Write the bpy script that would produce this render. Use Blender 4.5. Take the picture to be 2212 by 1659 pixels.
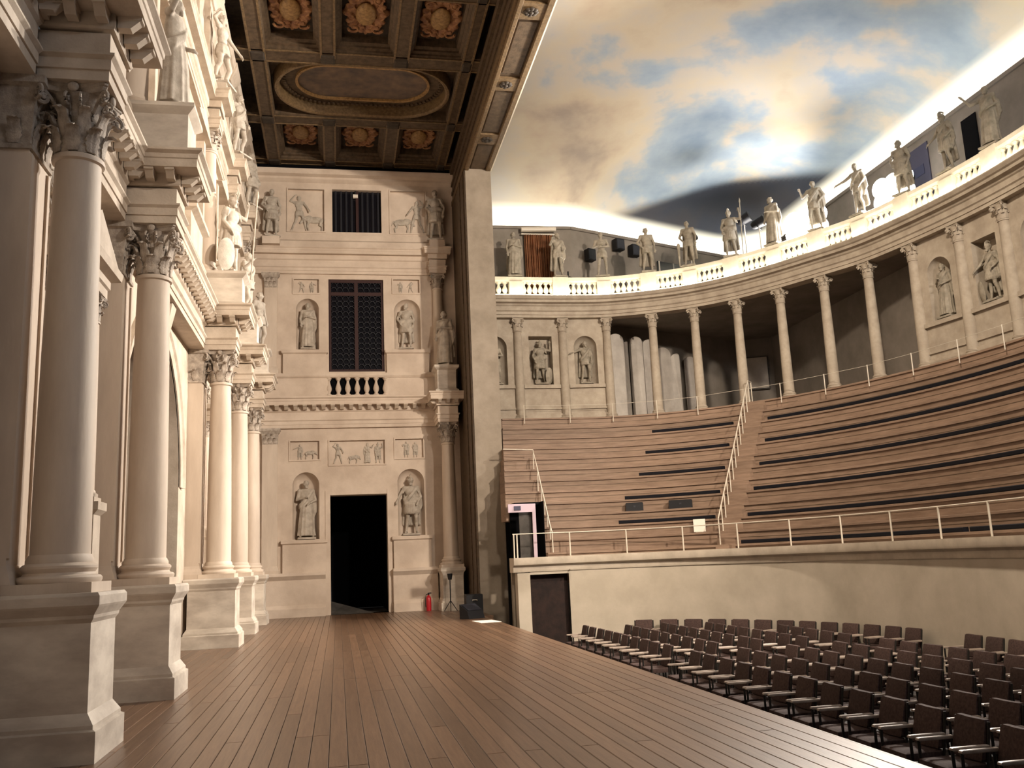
import bpy, bmesh, math, random
from mathutils import Vector, Matrix

# ------------------------------------------------------------------ clear
for o in list(bpy.data.objects):
    bpy.data.objects.remove(o, do_unlink=True)
SC = bpy.context.scene
COL = SC.collection
random.seed(7)
PI = math.pi
cos, sin, rad = math.cos, math.sin, math.radians

# ------------------------------------------------------------------ camera
CAM_H = 1.6
FPX = 1988.1
ya, pit, rol = rad(10.988), rad(10.757), rad(-2.571)
fw = Vector((sin(ya) * cos(pit), cos(ya) * cos(pit), sin(pit)))
r0 = Vector((cos(ya), -sin(ya), 0))
u0 = r0.cross(fw)
rgt = r0 * cos(rol) + u0 * sin(rol)
upv = -r0 * sin(rol) + u0 * cos(rol)
cd = bpy.data.cameras.new('camera')
cam = bpy.data.objects.new('camera', cd)
COL.objects.link(cam)
cd.sensor_fit = 'HORIZONTAL'
cd.sensor_width = 36.0
cd.lens = 36.0 * FPX / 2212.0
cd.clip_end = 200
cd.clip_start = 0.05
cam.matrix_world = Matrix(((rgt.x, upv.x, -fw.x, 0), (rgt.y, upv.y, -fw.y, 0), (rgt.z, upv.z, -fw.z, CAM_H), (0, 0, 0, 1)))
SC.camera = cam

def proj(p):
    d = Vector(p) - Vector((0, 0, CAM_H))
    w = d.dot(fw)
    if w < 0.2:
        return (1e6, 1e6)
    return (1106 + FPX * d.dot(rgt) / w, 829.5 - FPX * d.dot(upv) / w)

# ------------------------------------------------------------------ world, exposure
wd = bpy.data.worlds.new('world')
SC.world = wd
wd.use_nodes = True
wd.node_tree.nodes['Background'].inputs[0].default_value = (1.0, 0.93, 0.88, 1)
wd.node_tree.nodes['Background'].inputs[1].default_value = 0.035
SC.view_settings.view_transform = 'Standard'
SC.view_settings.look = 'None'
SC.view_settings.gamma = 1.0
SC.view_settings.exposure = 0.4
SC.view_settings.use_curve_mapping = False

# light levels (the lamps themselves are built with their fixtures below)
E_FLOOD_VIEW = 10500.0     # the two floodlights on the balustrade in view
E_FLOOD_NEAR = 14000.0     # their twins on the near arm of the balustrade
E_UPLIGHT = 1100.0        # the lamp washing the painted sky, shared by an added second one
E_COVE = 60.0             # tubes lying in the cove on the hall walls
E_STRIP = 17.0            # tube lying on the colonnade cornice
E_TIER_FILL = 7600.0            # unseen lamp added to brighten the seating tiers

# ------------------------------------------------------------------ materials
MATS = {}

def new_mat(name):
    m = bpy.data.materials.new(name)
    m.use_nodes = True
    MATS[name] = m
    nt = m.node_tree
    b = nt.nodes['Principled BSDF']
    return m, nt, b

def N(nt, t, **kw):
    n = nt.nodes.new(t)
    for k, v in kw.items():
        if k in n.inputs:
            n.inputs[k].default_value = v
        else:
            setattr(n, k, v)
    return n

def ramp(nt, stops):
    n = nt.nodes.new('ShaderNodeValToRGB')
    cr = n.color_ramp
    while len(cr.elements) > 1:
        cr.elements.remove(cr.elements[-1])
    cr.elements[0].position = stops[0][0]
    cr.elements[0].color = (*stops[0][1], 1)
    for p, c in stops[1:]:
        e = cr.elements.new(p)
        e.color = (*c, 1)
    return n

def mottled(name, c1, c2, scale=3.0, rough=0.75, bump=0.15, bscale=30.0, stretch=(1, 1, 1), spec=0.3, obj_rand=0.0, detail=6.0, metallic=0.0, contrast=(0.35, 0.65)):
    m, nt, b = new_mat(name)
    tc = N(nt, 'ShaderNodeTexCoord')
    mp = N(nt, 'ShaderNodeMapping')
    mp.inputs['Scale'].default_value = stretch
    nt.links.new(tc.outputs['Object'], mp.inputs['Vector'])
    vec = mp.outputs['Vector']
    if obj_rand:
        oi = N(nt, 'ShaderNodeObjectInfo')
        ad = N(nt, 'ShaderNodeVectorMath', operation='ADD')
        mu = N(nt, 'ShaderNodeVectorMath', operation='SCALE')
        cb = N(nt, 'ShaderNodeCombineXYZ')
        for i in range(3):
            nt.links.new(oi.outputs['Random'], cb.inputs[i])
        nt.links.new(cb.outputs[0], mu.inputs[0])
        mu.inputs['Scale'].default_value = 37.0
        nt.links.new(vec, ad.inputs[0])
        nt.links.new(mu.outputs[0], ad.inputs[1])
        vec = ad.outputs[0]
    nz = N(nt, 'ShaderNodeTexNoise')
    nz.inputs['Scale'].default_value = scale
    nz.inputs['Detail'].default_value = detail
    nz.inputs['Roughness'].default_value = 0.62
    nt.links.new(vec, nz.inputs['Vector'])
    rp = ramp(nt, [(contrast[0], c1), (contrast[1], c2)])
    nt.links.new(nz.outputs['Fac'], rp.inputs[0])
    out = rp.outputs[0]
    if obj_rand:
        hs = N(nt, 'ShaderNodeHueSaturation')
        mr = N(nt, 'ShaderNodeMapRange')
        mr.inputs['To Min'].default_value = 1 - obj_rand
        mr.inputs['To Max'].default_value = 1 + obj_rand
        nt.links.new(oi.outputs['Random'], mr.inputs['Value'])
        nt.links.new(mr.outputs[0], hs.inputs['Value'])
        nt.links.new(out, hs.inputs['Color'])
        out = hs.outputs[0]
    nt.links.new(out, b.inputs['Base Color'])
    b.inputs['Roughness'].default_value = rough
    b.inputs['Specular IOR Level'].default_value = spec
    b.inputs['Metallic'].default_value = metallic
    if bump:
        n2 = N(nt, 'ShaderNodeTexNoise')
        n2.inputs['Scale'].default_value = bscale
        n2.inputs['Detail'].default_value = 5
        nt.links.new(vec, n2.inputs['Vector'])
        bp = N(nt, 'ShaderNodeBump')
        bp.inputs['Strength'].default_value = bump
        bp.inputs['Distance'].default_value = 0.02
        nt.links.new(n2.outputs['Fac'], bp.inputs['Height'])
        nt.links.new(bp.outputs[0], b.inputs['Normal'])
    return m

def plain(name, c, rough=0.6, spec=0.3, metallic=0.0, emit=None, es=0.0):
    m, nt, b = new_mat(name)
    b.inputs['Base Color'].default_value = (*c, 1)
    b.inputs['Roughness'].default_value = rough
    b.inputs['Specular IOR Level'].default_value = spec
    b.inputs['Metallic'].default_value = metallic
    if emit:
        b.inputs['Emission Color'].default_value = (*emit, 1)
        b.inputs['Emission Strength'].default_value = es
    return m

STONE = mottled('cream_stone', (0.43, 0.355, 0.28), (0.58, 0.495, 0.405), 2.2, 0.7, 0.2, 26)
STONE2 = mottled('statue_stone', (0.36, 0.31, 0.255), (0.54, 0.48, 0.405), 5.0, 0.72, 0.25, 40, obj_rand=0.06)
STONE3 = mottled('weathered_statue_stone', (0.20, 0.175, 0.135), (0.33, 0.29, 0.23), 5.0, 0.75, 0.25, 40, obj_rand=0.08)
SHAFT = mottled('column_stone', (0.50, 0.41, 0.33), (0.66, 0.56, 0.46), 1.4, 0.62, 0.08, 30, stretch=(1, 1, 0.25), obj_rand=0.03)
MARBLE = mottled('veined_pedestal_stone', (0.43, 0.37, 0.31), (0.68, 0.61, 0.52), 1.3, 0.6, 0.05, 20, stretch=(1, 1, 2.2), obj_rand=0.03, detail=9)
CAPST = mottled('carved_capital_stone', (0.27, 0.225, 0.185), (0.50, 0.43, 0.36), 9.0, 0.75, 0.35, 60)
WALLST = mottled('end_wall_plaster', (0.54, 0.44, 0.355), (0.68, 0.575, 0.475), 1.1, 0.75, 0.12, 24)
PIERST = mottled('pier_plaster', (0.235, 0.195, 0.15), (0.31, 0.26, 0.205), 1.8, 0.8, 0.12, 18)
PODIUM = mottled('podium_plaster', (0.40, 0.35, 0.28), (0.50, 0.44, 0.36), 0.9, 0.8, 0.06, 20)
COPING = mottled('podium_coping_stone', (0.42, 0.36, 0.29), (0.56, 0.49, 0.40), 2.0, 0.7, 0.1, 26)
HALLW = mottled('hall_wall_plaster', (0.17, 0.15, 0.125), (0.25, 0.22, 0.19), 0.8, 0.85, 0.08, 14)
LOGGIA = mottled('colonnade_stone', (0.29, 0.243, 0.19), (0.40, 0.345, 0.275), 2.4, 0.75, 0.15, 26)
BALST = mottled('balustrade_stone', (0.62, 0.56, 0.44), (0.74, 0.68, 0.56), 3.0, 0.7, 0.1, 26)
TIER = mottled('tier_wood', (0.18, 0.120, 0.084), (0.26, 0.180, 0.130), 1.6, 0.6, 0.05, 30, stretch=(1, 1, 9), obj_rand=0.12)
PLANK = mottled('stage_plank_wood', (0.112, 0.062, 0.036), (0.185, 0.108, 0.065), 5.0, 0.29, 0.1, 30, stretch=(7, 0.35, 1), spec=0.5, obj_rand=0.2)
DARKWOOD = mottled('dark_ceiling_wood', (0.055, 0.037, 0.022), (0.115, 0.078, 0.047), 6.0, 0.55, 0.25, 40)
GILT = mottled('gilded_wood', (0.20, 0.11, 0.04), (0.42, 0.26, 0.10), 12.0, 0.45, 0.35, 60, spec=0.5)
GILTD = mottled('worn_gilding', (0.10, 0.064, 0.030), (0.20, 0.130, 0.064), 12.0, 0.5, 0.3, 60, spec=0.4)
CARTO = mottled('painted_cartouche', (0.18, 0.075, 0.04), (0.38, 0.20, 0.09), 9.0, 0.5, 0.3, 50)
COFFER = mottled('coffer_ground', (0.03, 0.024, 0.019), (0.06, 0.045, 0.032), 7.0, 0.7, 0.2, 40)
PAINTING = mottled('dim_ceiling_painting', (0.07, 0.06, 0.06), (0.20, 0.14, 0.10), 2.4, 0.6, 0.0, contrast=(0.3, 0.7))
BLACK = plain('black_paint', (0.008, 0.008, 0.01), 0.6)
VOID = plain('unlit_black', (0.004, 0.004, 0.005), 0.95, 0.05)  # flat black standing in for darkness inside openings and gaps
PAD = plain('black_seat_pad', (0.006, 0.006, 0.009), 0.8, 0.15)
IRON = plain('painted_white_metal', (0.55, 0.5, 0.42), 0.4, 0.5)
REDP = plain('red_extinguisher_paint', (0.42, 0.012, 0.02), 0.3, 0.5)
PAPER = plain('white_paper', (0.75, 0.7, 0.62), 0.8)
CHAIRF = mottled('brown_chair_fabric', (0.042, 0.025, 0.022), (0.078, 0.048, 0.042), 30.0, 0.85, 0.15, 120, obj_rand=0.18)
CHAIRW = mottled('pale_chair_wood', (0.28, 0.22, 0.18), (0.42, 0.345, 0.29), 8.0, 0.32, 0.05, 40, spec=0.5)
CHAIRL = plain('dark_chair_leg_metal', (0.02, 0.018, 0.016), 0.45)
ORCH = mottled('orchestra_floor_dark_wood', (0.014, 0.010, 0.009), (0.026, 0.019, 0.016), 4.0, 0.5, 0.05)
LILAC = plain('lilac_door_frame', (0.50, 0.40, 0.47), 0.5)
WINFR = plain('dark_red_window_frame', (0.035, 0.012, 0.011), 0.6)
LEAD = plain('lead_lattice', (0.016, 0.017, 0.024), 0.5, 0.4)
CURT = mottled('brown_curtain_cloth', (0.17, 0.075, 0.035), (0.30, 0.14, 0.07), 3.0, 0.85, 0.1)
PALE = mottled('pale_board', (0.42, 0.38, 0.34), (0.54, 0.5, 0.45), 2.0, 0.85, 0.05, obj_rand=0.06)
STREET = mottled('dark_street_paint', (0.05, 0.046, 0.042), (0.09, 0.082, 0.075), 3.0, 0.8, 0.1)
GLASS_DK = plain('dark_window_glass', (0.006, 0.006, 0.009), 0.15, 0.5)
BLUEDK = plain('dark_blue_panel', (0.05, 0.05, 0.085), 0.6)
LENS = plain('floodlight_lens', (0.9, 0.9, 0.95), 0.3, emit=(0.93, 0.95, 1.0), es=60.0)
TUBE = plain('cove_tube', (1, 1, 1), 0.3, emit=(1.0, 0.97, 0.86), es=E_COVE)
STRIP = plain('cornice_tube', (1, 1, 1), 0.3, emit=(1.0, 0.95, 0.76), es=E_STRIP)
WEDGE = plain('white_line_moulding', (0.75, 0.70, 0.58), 0.6)

def sky_material():
    m, nt, b = new_mat('painted_sky')
    tc = N(nt, 'ShaderNodeTexCoord')
    mp = N(nt, 'ShaderNodeMapping')
    mp.inputs['Scale'].default_value = (0.115, 0.10, 0.10)
    mp.inputs['Rotation'].default_value = (0, 0, 0.5)
    mp.inputs['Location'].default_value = (3.7, 1.3, 0.4)
    nt.links.new(tc.outputs['Object'], mp.inputs['Vector'])
    n1 = N(nt, 'ShaderNodeTexNoise')
    n1.inputs['Scale'].default_value = 2.1
    n1.inputs['Detail'].default_value = 7
    n1.inputs['Roughness'].default_value = 0.56
    n1.inputs['Distortion'].default_value = 0.15
    nt.links.new(mp.outputs[0], n1.inputs['Vector'])
    r1 = ramp(nt, [(0.30, (0.20, 0.265, 0.36)), (0.42, (0.29, 0.36, 0.44)), (0.455, (0.36, 0.39, 0.42)), (0.485, (0.45, 0.425, 0.385)), (0.55, (0.48, 0.43, 0.345)), (0.62, (0.44, 0.375, 0.30)), (0.70, (0.32, 0.275, 0.24))])
    sx_ = N(nt, 'ShaderNodeSeparateXYZ')
    nt.links.new(tc.outputs['Object'], sx_.inputs[0])
    mr = N(nt, 'ShaderNodeMapRange')
    mr.inputs['From Min'].default_value = 5.0
    mr.inputs['From Max'].default_value = 17.5
    mr.inputs['To Min'].default_value = 0.055
    mr.inputs['To Max'].default_value = -0.055
    nt.links.new(sx_.outputs[0], mr.inputs['Value'])
    ad = N(nt, 'ShaderNodeMath', operation='ADD')
    nt.links.new(n1.outputs['Fac'], ad.inputs[0])
    nt.links.new(mr.outputs[0], ad.inputs[1])
    nt.links.new(ad.outputs[0], r1.inputs[0])
    n2 = N(nt, 'ShaderNodeTexNoise')
    n2.inputs['Scale'].default_value = 0.9
    n2.inputs['Detail'].default_value = 4
    nt.links.new(mp.outputs[0], n2.inputs['Vector'])
    r2 = ramp(nt, [(0.42, (0.78, 0.80, 0.86)), (0.58, (1.0, 0.96, 0.9))])
    nt.links.new(n2.outputs['Fac'], r2.inputs[0])
    mx = N(nt, 'ShaderNodeMixRGB', blend_type='MULTIPLY')
    mx.inputs[0].default_value = 0.8
    nt.links.new(r1.outputs[0], mx.inputs[1])
    nt.links.new(r2.outputs[0], mx.inputs[2])
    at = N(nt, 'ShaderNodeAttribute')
    at.attribute_name = 'dark_corner'
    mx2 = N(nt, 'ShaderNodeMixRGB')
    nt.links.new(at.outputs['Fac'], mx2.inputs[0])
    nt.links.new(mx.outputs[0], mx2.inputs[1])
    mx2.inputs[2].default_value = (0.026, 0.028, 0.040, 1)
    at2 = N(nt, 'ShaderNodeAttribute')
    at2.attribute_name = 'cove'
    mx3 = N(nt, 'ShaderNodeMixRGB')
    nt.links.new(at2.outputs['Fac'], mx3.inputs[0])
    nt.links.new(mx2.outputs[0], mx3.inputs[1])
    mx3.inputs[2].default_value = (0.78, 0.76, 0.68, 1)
    nt.links.new(mx3.outputs[0], b.inputs['Base Color'])
    b.inputs['Roughness'].default_value = 0.85
    b.inputs['Specular IOR Level'].default_value = 0.1
    return m
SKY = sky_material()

# ------------------------------------------------------------------ mesh helpers
class MB:
    def __init__(self):
        self.v = []
        self.f = []
    def quadgrid(self, rows, close_u=False, close_v=False):
        # rows: list of lists of points
        b = len(self.v)
        n = len(rows[0])
        for r in rows:
            self.v.extend([tuple(p) for p in r])
        R = len(rows)
        for i in range(R - (0 if close_v else 1)):
            for j in range(n - (0 if close_u else 1)):
                i2, j2 = (i + 1) % R, (j + 1) % n
                self.f.append((b + i * n + j, b + i * n + j2, b + i2 * n + j2, b + i2 * n + j))
        return self
    def poly(self, pts):
        b = len(self.v)
        self.v.extend([tuple(p) for p in pts])
        self.f.append(tuple(range(b, b + len(pts))))
        return self
    def box(self, x0, x1, y0, y1, z0, z1):
        b = len(self.v)
        self.v += [(x0, y0, z0), (x1, y0, z0), (x1, y1, z0), (x0, y1, z0), (x0, y0, z1), (x1, y0, z1), (x1, y1, z1), (x0, y1, z1)]
        for q in ((0, 3, 2, 1), (4, 5, 6, 7), (0, 1, 5, 4), (1, 2, 6, 5), (2, 3, 7, 6), (3, 0, 4, 7)):
            self.f.append(tuple(b + i for i in q))
        return self
    def lathe(self, prof, n=24, c=(0, 0, 0), caps=True):
        rows = []
        for r, z in prof:
            rows.append([(c[0] + r * cos(2 * PI * k / n), c[1] + r * sin(2 * PI * k / n), c[2] + z) for k in range(n)])
        self.quadgrid(rows, close_u=True)
        if caps:
            self.poly(rows[0][::-1])
            self.poly(rows[-1])
        return self
    def frustum_rect(self, secs):
        # secs: list of (x0,x1,y0,y1,z): stacked rectangles
        rows = [[(a, c, z), (b, c, z), (b, d, z), (a, d, z)] for a, b, c, d, z in secs]
        self.quadgrid(rows, close_u=True)
        self.poly(rows[0][::-1])
        self.poly(rows[-1])
        return self
    def sweep(self, path, prof, side=1, closed=False, cap=True):
        n = len(path)
        rows = []
        for i in range(n):
            p = Vector(path[i])
            if closed:
                a, c = Vector(path[i - 1]), Vector(path[(i + 1) % n])
            else:
                a = Vector(path[i - 1]) if i > 0 else None
                c = Vector(path[i + 1]) if i < n - 1 else None
            d0 = (p - a).normalized() if a is not None else None
            d1 = (c - p).normalized() if c is not None else None
            if d0 is None: d0 = d1
            if d1 is None: d1 = d0
            n0 = Vector((d0.y, -d0.x)) * side
            n1 = Vector((d1.y, -d1.x)) * side
            m = (n0 + n1) / max(0.3, 1 + n0.dot(n1))
            rows.append([(p.x + m.x * d, p.y + m.y * d, z) for d, z in prof])
        self.quadgrid(rows, close_v=closed)
        if cap and not closed:
            self.poly(rows[0])
            self.poly(rows[-1][::-1])
        return self
    def tube(self, pts, r, n=8, radii=None, closed=False):
        pts = [Vector(p) for p in pts]
        rows = []
        m = len(pts)
        for i, p in enumerate(pts):
            if closed:
                t = (pts[(i + 1) % m] - pts[i - 1]).normalized()
            else:
                t = (pts[min(i + 1, m - 1)] - pts[max(i - 1, 0)]).normalized()
            ref = Vector((0, 0, 1)) if abs(t.z) < 0.9 else Vector((1, 0, 0))
            a = t.cross(ref).normalized()
            bb = t.cross(a)
            rr = radii[i] if radii else r
            rows.append([p + (a * cos(2 * PI * k / n) + bb * sin(2 * PI * k / n)) * rr for k in range(n)])
        self.quadgrid(rows, close_u=True, close_v=closed)
        if not closed:
            self.poly(rows[0][::-1])
            self.poly(rows[-1])
        return self
    def ellipsoid(self, c, r, nu=14, nv=9, M=None):
        rows = []
        for i in range(nv + 1):
            a = -PI / 2 + PI * i / nv
            a = max(-PI / 2 + 0.02, min(PI / 2 - 0.02, a))
            row = []
            for k in range(nu):
                t = 2 * PI * k / nu
                p = Vector((r[0] * cos(a) * cos(t), r[1] * cos(a) * sin(t), r[2] * sin(a)))
                if M is not None:
                    p = M @ p
                row.append(p + Vector(c))
            rows.append(row)
        self.quadgrid(rows, close_u=True)
        self.poly(rows[0][::-1])
        self.poly(rows[-1])
        return self
    def capsule(self, p0, p1, ra, rb, n=10):
        p0, p1 = Vector(p0), Vector(p1)
        t = (p1 - p0).normalized()
        pts, rr = [], []
        for k in range(4):
            a = PI / 2 * (1 - k / 3.0)
            a = min(a, PI / 2 - 0.15)
            pts.append(p0 - t * ra * sin(a)); rr.append(ra * cos(a))
        for k in range(4):
            a = PI / 2 * (k / 3.0)
            a = min(a, PI / 2 - 0.15)
            pts.append(p1 + t * rb * sin(a)); rr.append(rb * cos(a))
        ref = Vector((0, 0, 1)) if abs(t.z) < 0.9 else Vector((1, 0, 0))
        a_ = t.cross(ref).normalized(); b_ = t.cross(a_)
        rows = [[p + (a_ * cos(2 * PI * k / n) + b_ * sin(2 * PI * k / n)) * r for k in range(n)] for p, r in zip(pts, rr)]
        self.quadgrid(rows, close_u=True)
        self.poly(rows[0][::-1]); self.poly(rows[-1])
        return self
    def add(self, other, M=None):
        b = len(self.v)
        self.v += [tuple(M @ Vector(p)) if M is not None else p for p in other.v]
        self.f += [tuple(b + i for i in q) for q in other.f]
        return self
    def mesh(self, name, mat=None, smooth=0.0, merge=True):
        me = bpy.data.meshes.new(name)
        me.from_pydata(self.v, [], self.f)
        bm = bmesh.new()
        bm.from_mesh(me)
        if merge:
            bmesh.ops.remove_doubles(bm, verts=bm.verts, dist=1e-5)
        bmesh.ops.recalc_face_normals(bm, faces=bm.faces)
        bm.to_mesh(me)
        bm.free()
        if mat:
            me.materials.append(mat)
        if smooth:
            me.shade_smooth()
            me.set_sharp_from_angle(angle=smooth)
        return me

def link(name, data, parent=None, loc=(0, 0, 0), rot=(0, 0, 0), scale=(1, 1, 1)):
    o = bpy.data.objects.new(name, data)
    COL.objects.link(o)
    o.location = loc
    o.rotation_euler = rot
    o.scale = scale
    if parent is not None:
        o.parent = parent
    return o

def obj(name, mb, mat, parent=None, loc=(0, 0, 0), rot=(0, 0, 0), smooth=0.0, merge=True):
    return link(name, mb.mesh(name, mat, smooth, merge), parent, loc, rot)

def tag(o, label, cat, group=None):
    o['label'] = label
    o['category'] = cat
    if group:
        o['group'] = group
    return o

def thing(name, label, cat, loc=(0, 0, 0), rotz=0.0, group=None):
    o = link(name, None, None, loc, (0, 0, rotz))
    o.empty_display_size = 0.2
    return tag(o, label, cat, group)

def struct(name, mb=None, mat=None, label=None, smooth=0.0, loc=(0, 0, 0), merge=True):
    o = link(name, None if mb is None else mb.mesh(name, mat, smooth, merge), None, loc)
    o['kind'] = 'structure'
    if label:
        o['label'] = label
    return o

ORD = {1: 'nearest', 2: 'second', 3: 'third', 4: 'fourth', 5: 'fifth', 6: 'sixth', 7: 'seventh', 8: 'eighth', 9: 'ninth', 10: 'tenth', 11: 'eleventh', 12: 'twelfth', 13: 'thirteenth'}

# ------------------------------------------------------------------ plan of the place
# x: from the stage front wall towards the auditorium, y: along the stage to the end wall, z: up
STAGE_X0, STAGE_X1 = -3.35, 4.15
END_Y = 32.7                     # end wall plane
PIER_Y = 29.2
YP_ = 25.8
PX0, PX1, SZ = 4.37, 5.25, 14.76            # proscenium wall thickness
ORCH_Z = -1.1
COLX = -2.62
COLY = [29.65, 25.75, 21.75, 13.69, 9.63]      # stage front columns, counted from the end wall
WALLX = -3.3

def el(t, off=0.0):
    """seating curve: t=0 podium front, t=1 colonnade; returns cx, cy, a, b"""
    return 6.4 + t * 1.62, 17.6 + t * 0.79, 8.2 + t * 3.6 + off, 5.8 + t * 2.42 + off

def curve(t, off=0.0, x_end=5.15, n=56, th1=-66):
    cx, cy, a, b = el(t, off)
    pts = []
    k = max(2, int((cx - x_end) / 0.6))
    for i in range(k):
        pts.append((x_end + (cx - x_end) * i / k, cy + a))
    for i in range(n + 1):
        th = rad(90 + (th1 - 90) * i / n)
        aa = a if th >= 0 else a * 1.45
        pts.append((cx + b * cos(th), cy + aa * sin(th)))
    return pts

def arclen(pts):
    s = [0]
    for p, q in zip(pts, pts[1:]):
        s.append(s[-1] + math.hypot(q[0] - p[0], q[1] - p[1]))
    return s

def at_len(pts, s, d):
    for i in range(len(pts) - 1):
        if s[i + 1] >= d or i == len(pts) - 2:
            k = (d - s[i]) / max(1e-9, s[i + 1] - s[i])
            p, q = pts[i], pts[i + 1]
            tx, ty = q[0] - p[0], q[1] - p[1]
            l = math.hypot(tx, ty)
            return (p[0] + tx * k, p[1] + ty * k), (tx / l, ty / l)

def sub_curve(pts, d0, d1, step=0.35):
    s = arclen(pts)
    n = max(2, int((d1 - d0) / step))
    return [at_len(pts, s, d0 + (d1 - d0) * i / n)[0] for i in range(n + 1)]

def wall_holes(mb, mp, u0, u1, v0, v1, holes, thick=0.4):
    """holes: dict(u0,u1,v0,v1,d,kind) kind rect (recess with back), open (through), niche (round top)"""
    us = sorted(set([u0, u1] + [h['u0'] for h in holes] + [h['u1'] for h in holes]))
    vs = sorted(set([v0, v1] + [h['v0'] for h in holes] + [h['v1'] for h in holes]))
    for i in range(len(us) - 1):
        for j in range(len(vs) - 1):
            uc, vc = (us[i] + us[i + 1]) / 2, (vs[j] + vs[j + 1]) / 2
            if any(h['u0'] < uc < h['u1'] and h['v0'] < vc < h['v1'] for h in holes):
                continue
            mb.poly([mp(us[i], vs[j], 0), mp(us[i + 1], vs[j], 0), mp(us[i + 1], vs[j + 1], 0), mp(us[i], vs[j + 1], 0)])
    for h in holes:
        a, b, c, e, d, k = h['u0'], h['u1'], h['v0'], h['v1'], h['d'], h['kind']
        if k in ('rect', 'open'):
            for p, q in (((a, c), (b, c)), ((b, c), (b, e)), ((b, e), (a, e)), ((a, e), (a, c))):
                mb.poly([mp(p[0], p[1], 0), mp(q[0], q[1], 0), mp(q[0], q[1], d), mp(p[0], p[1], d)])
            if k == 'rect':
                mb.poly([mp(a, c, d), mp(b, c, d), mp(b, e, d), mp(a, e, d)])
        elif k == 'arch':
            r = (b - a) / 2; uc = (a + b) / 2; sp = e - r; n = 20
            arc = [(uc - r * cos(PI * i / n), sp + r * sin(PI * i / n)) for i in range(n + 1)]
            for i in range(n):
                p, q = arc[i], arc[i + 1]
                mb.poly([mp(p[0], p[1], 0), mp(q[0], q[1], 0), mp(q[0], e, 0), mp(p[0], e, 0)])
                mb.poly([mp(p[0], p[1], 0), mp(q[0], q[1], 0), mp(q[0], q[1], d), mp(p[0], p[1], d)])
            for uu in (a, b):
                mb.poly([mp(uu, c, 0), mp(uu, sp, 0), mp(uu, sp, d), mp(uu, c, d)])
        elif k == 'niche':
            r = (b - a) / 2; uc = (a + b) / 2; sp = e - r; n = 18; kd = d / r
            arc = [(uc - r * cos(PI * i / n), sp + r * sin(PI * i / n)) for i in range(n + 1)]
            for i in range(n):
                p, q = arc[i], arc[i + 1]
                mb.poly([mp(p[0], p[1], 0), mp(q[0], q[1], 0), mp(q[0], e, 0), mp(p[0], e, 0)])
            def ring(psi):
                return [mp(uc - r * cos(PI * i / n) * cos(psi), sp + r * sin(psi), kd * r * sin(PI * i / n) * cos(psi)) for i in range(n + 1)]
            low = [mp(uc - r * cos(PI * i / n), c, kd * r * sin(PI * i / n)) for i in range(n + 1)]
            rows = [low] + [ring(PI / 2 * j / 7 * 0.998) for j in range(8)]
            mb.quadgrid(rows)
            mb.poly(low)
    return mb

def H(u0, u1, v0, v1, d=0.1, kind='rect'):
    return dict(u0=u0, u1=u1, v0=v0, v1=v1, d=d, kind=kind)

# ------------------------------------------------------------------ carved figures (one continuous body mesh each)
def remesh(mb, name, mat, voxel=0.017):
    me = mb.mesh(name + '_raw', mat, merge=False)
    o = bpy.data.objects.new(name + '_raw', me)
    COL.objects.link(o)
    md = o.modifiers.new('r', 'REMESH')
    md.mode = 'VOXEL'
    md.voxel_size = voxel
    md.use_smooth_shade = True
    sm = o.modifiers.new('s', 'SMOOTH')
    sm.factor = 0.5
    sm.iterations = 1
    dg = bpy.context.evaluated_depsgraph_get()
    ev = o.evaluated_get(dg)
    out = bpy.data.meshes.new_from_object(ev)
    out.name = name
    bpy.data.objects.remove(o, do_unlink=True)
    bpy.data.meshes.remove(me)
    out.materials.clear()
    out.materials.append(mat)
    out.shade_smooth()
    return out

def hand(mb, wrist, direction, s, curl=0.5):
    d = Vector(direction).normalized()
    ref = Vector((0, 0, 1)) if abs(d.z) < 0.8 else Vector((0, -1, 0))
    side = d.cross(ref).normalized()
    nrm = side.cross(d).normalized()
    w = Vector(wrist)
    pc = w + d * 0.055
    mb.capsule(w, pc, 0.030, 0.038, 8)
    for i, (off, ln) in enumerate(((-0.033, 0.062), (-0.011, 0.075), (0.011, 0.070), (0.033, 0.055))):
        b0 = pc + d * 0.03 + side * off
        k1 = b0 + d * ln * 0.55 - nrm * ln * 0.25 * curl
        k2 = k1 + d * ln * 0.35 - nrm * ln * 0.6 * curl
        mb.capsule(b0, k1, 0.013, 0.012, 6)
        mb.capsule(k1, k2, 0.012, 0.010, 6)
    t0 = w + d * 0.03 + side * s * 0.03
    t1 = t0 + side * s * 0.035 + d * 0.035
    mb.capsule(t0, t1, 0.015, 0.012, 6)

FIG = {}

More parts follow.
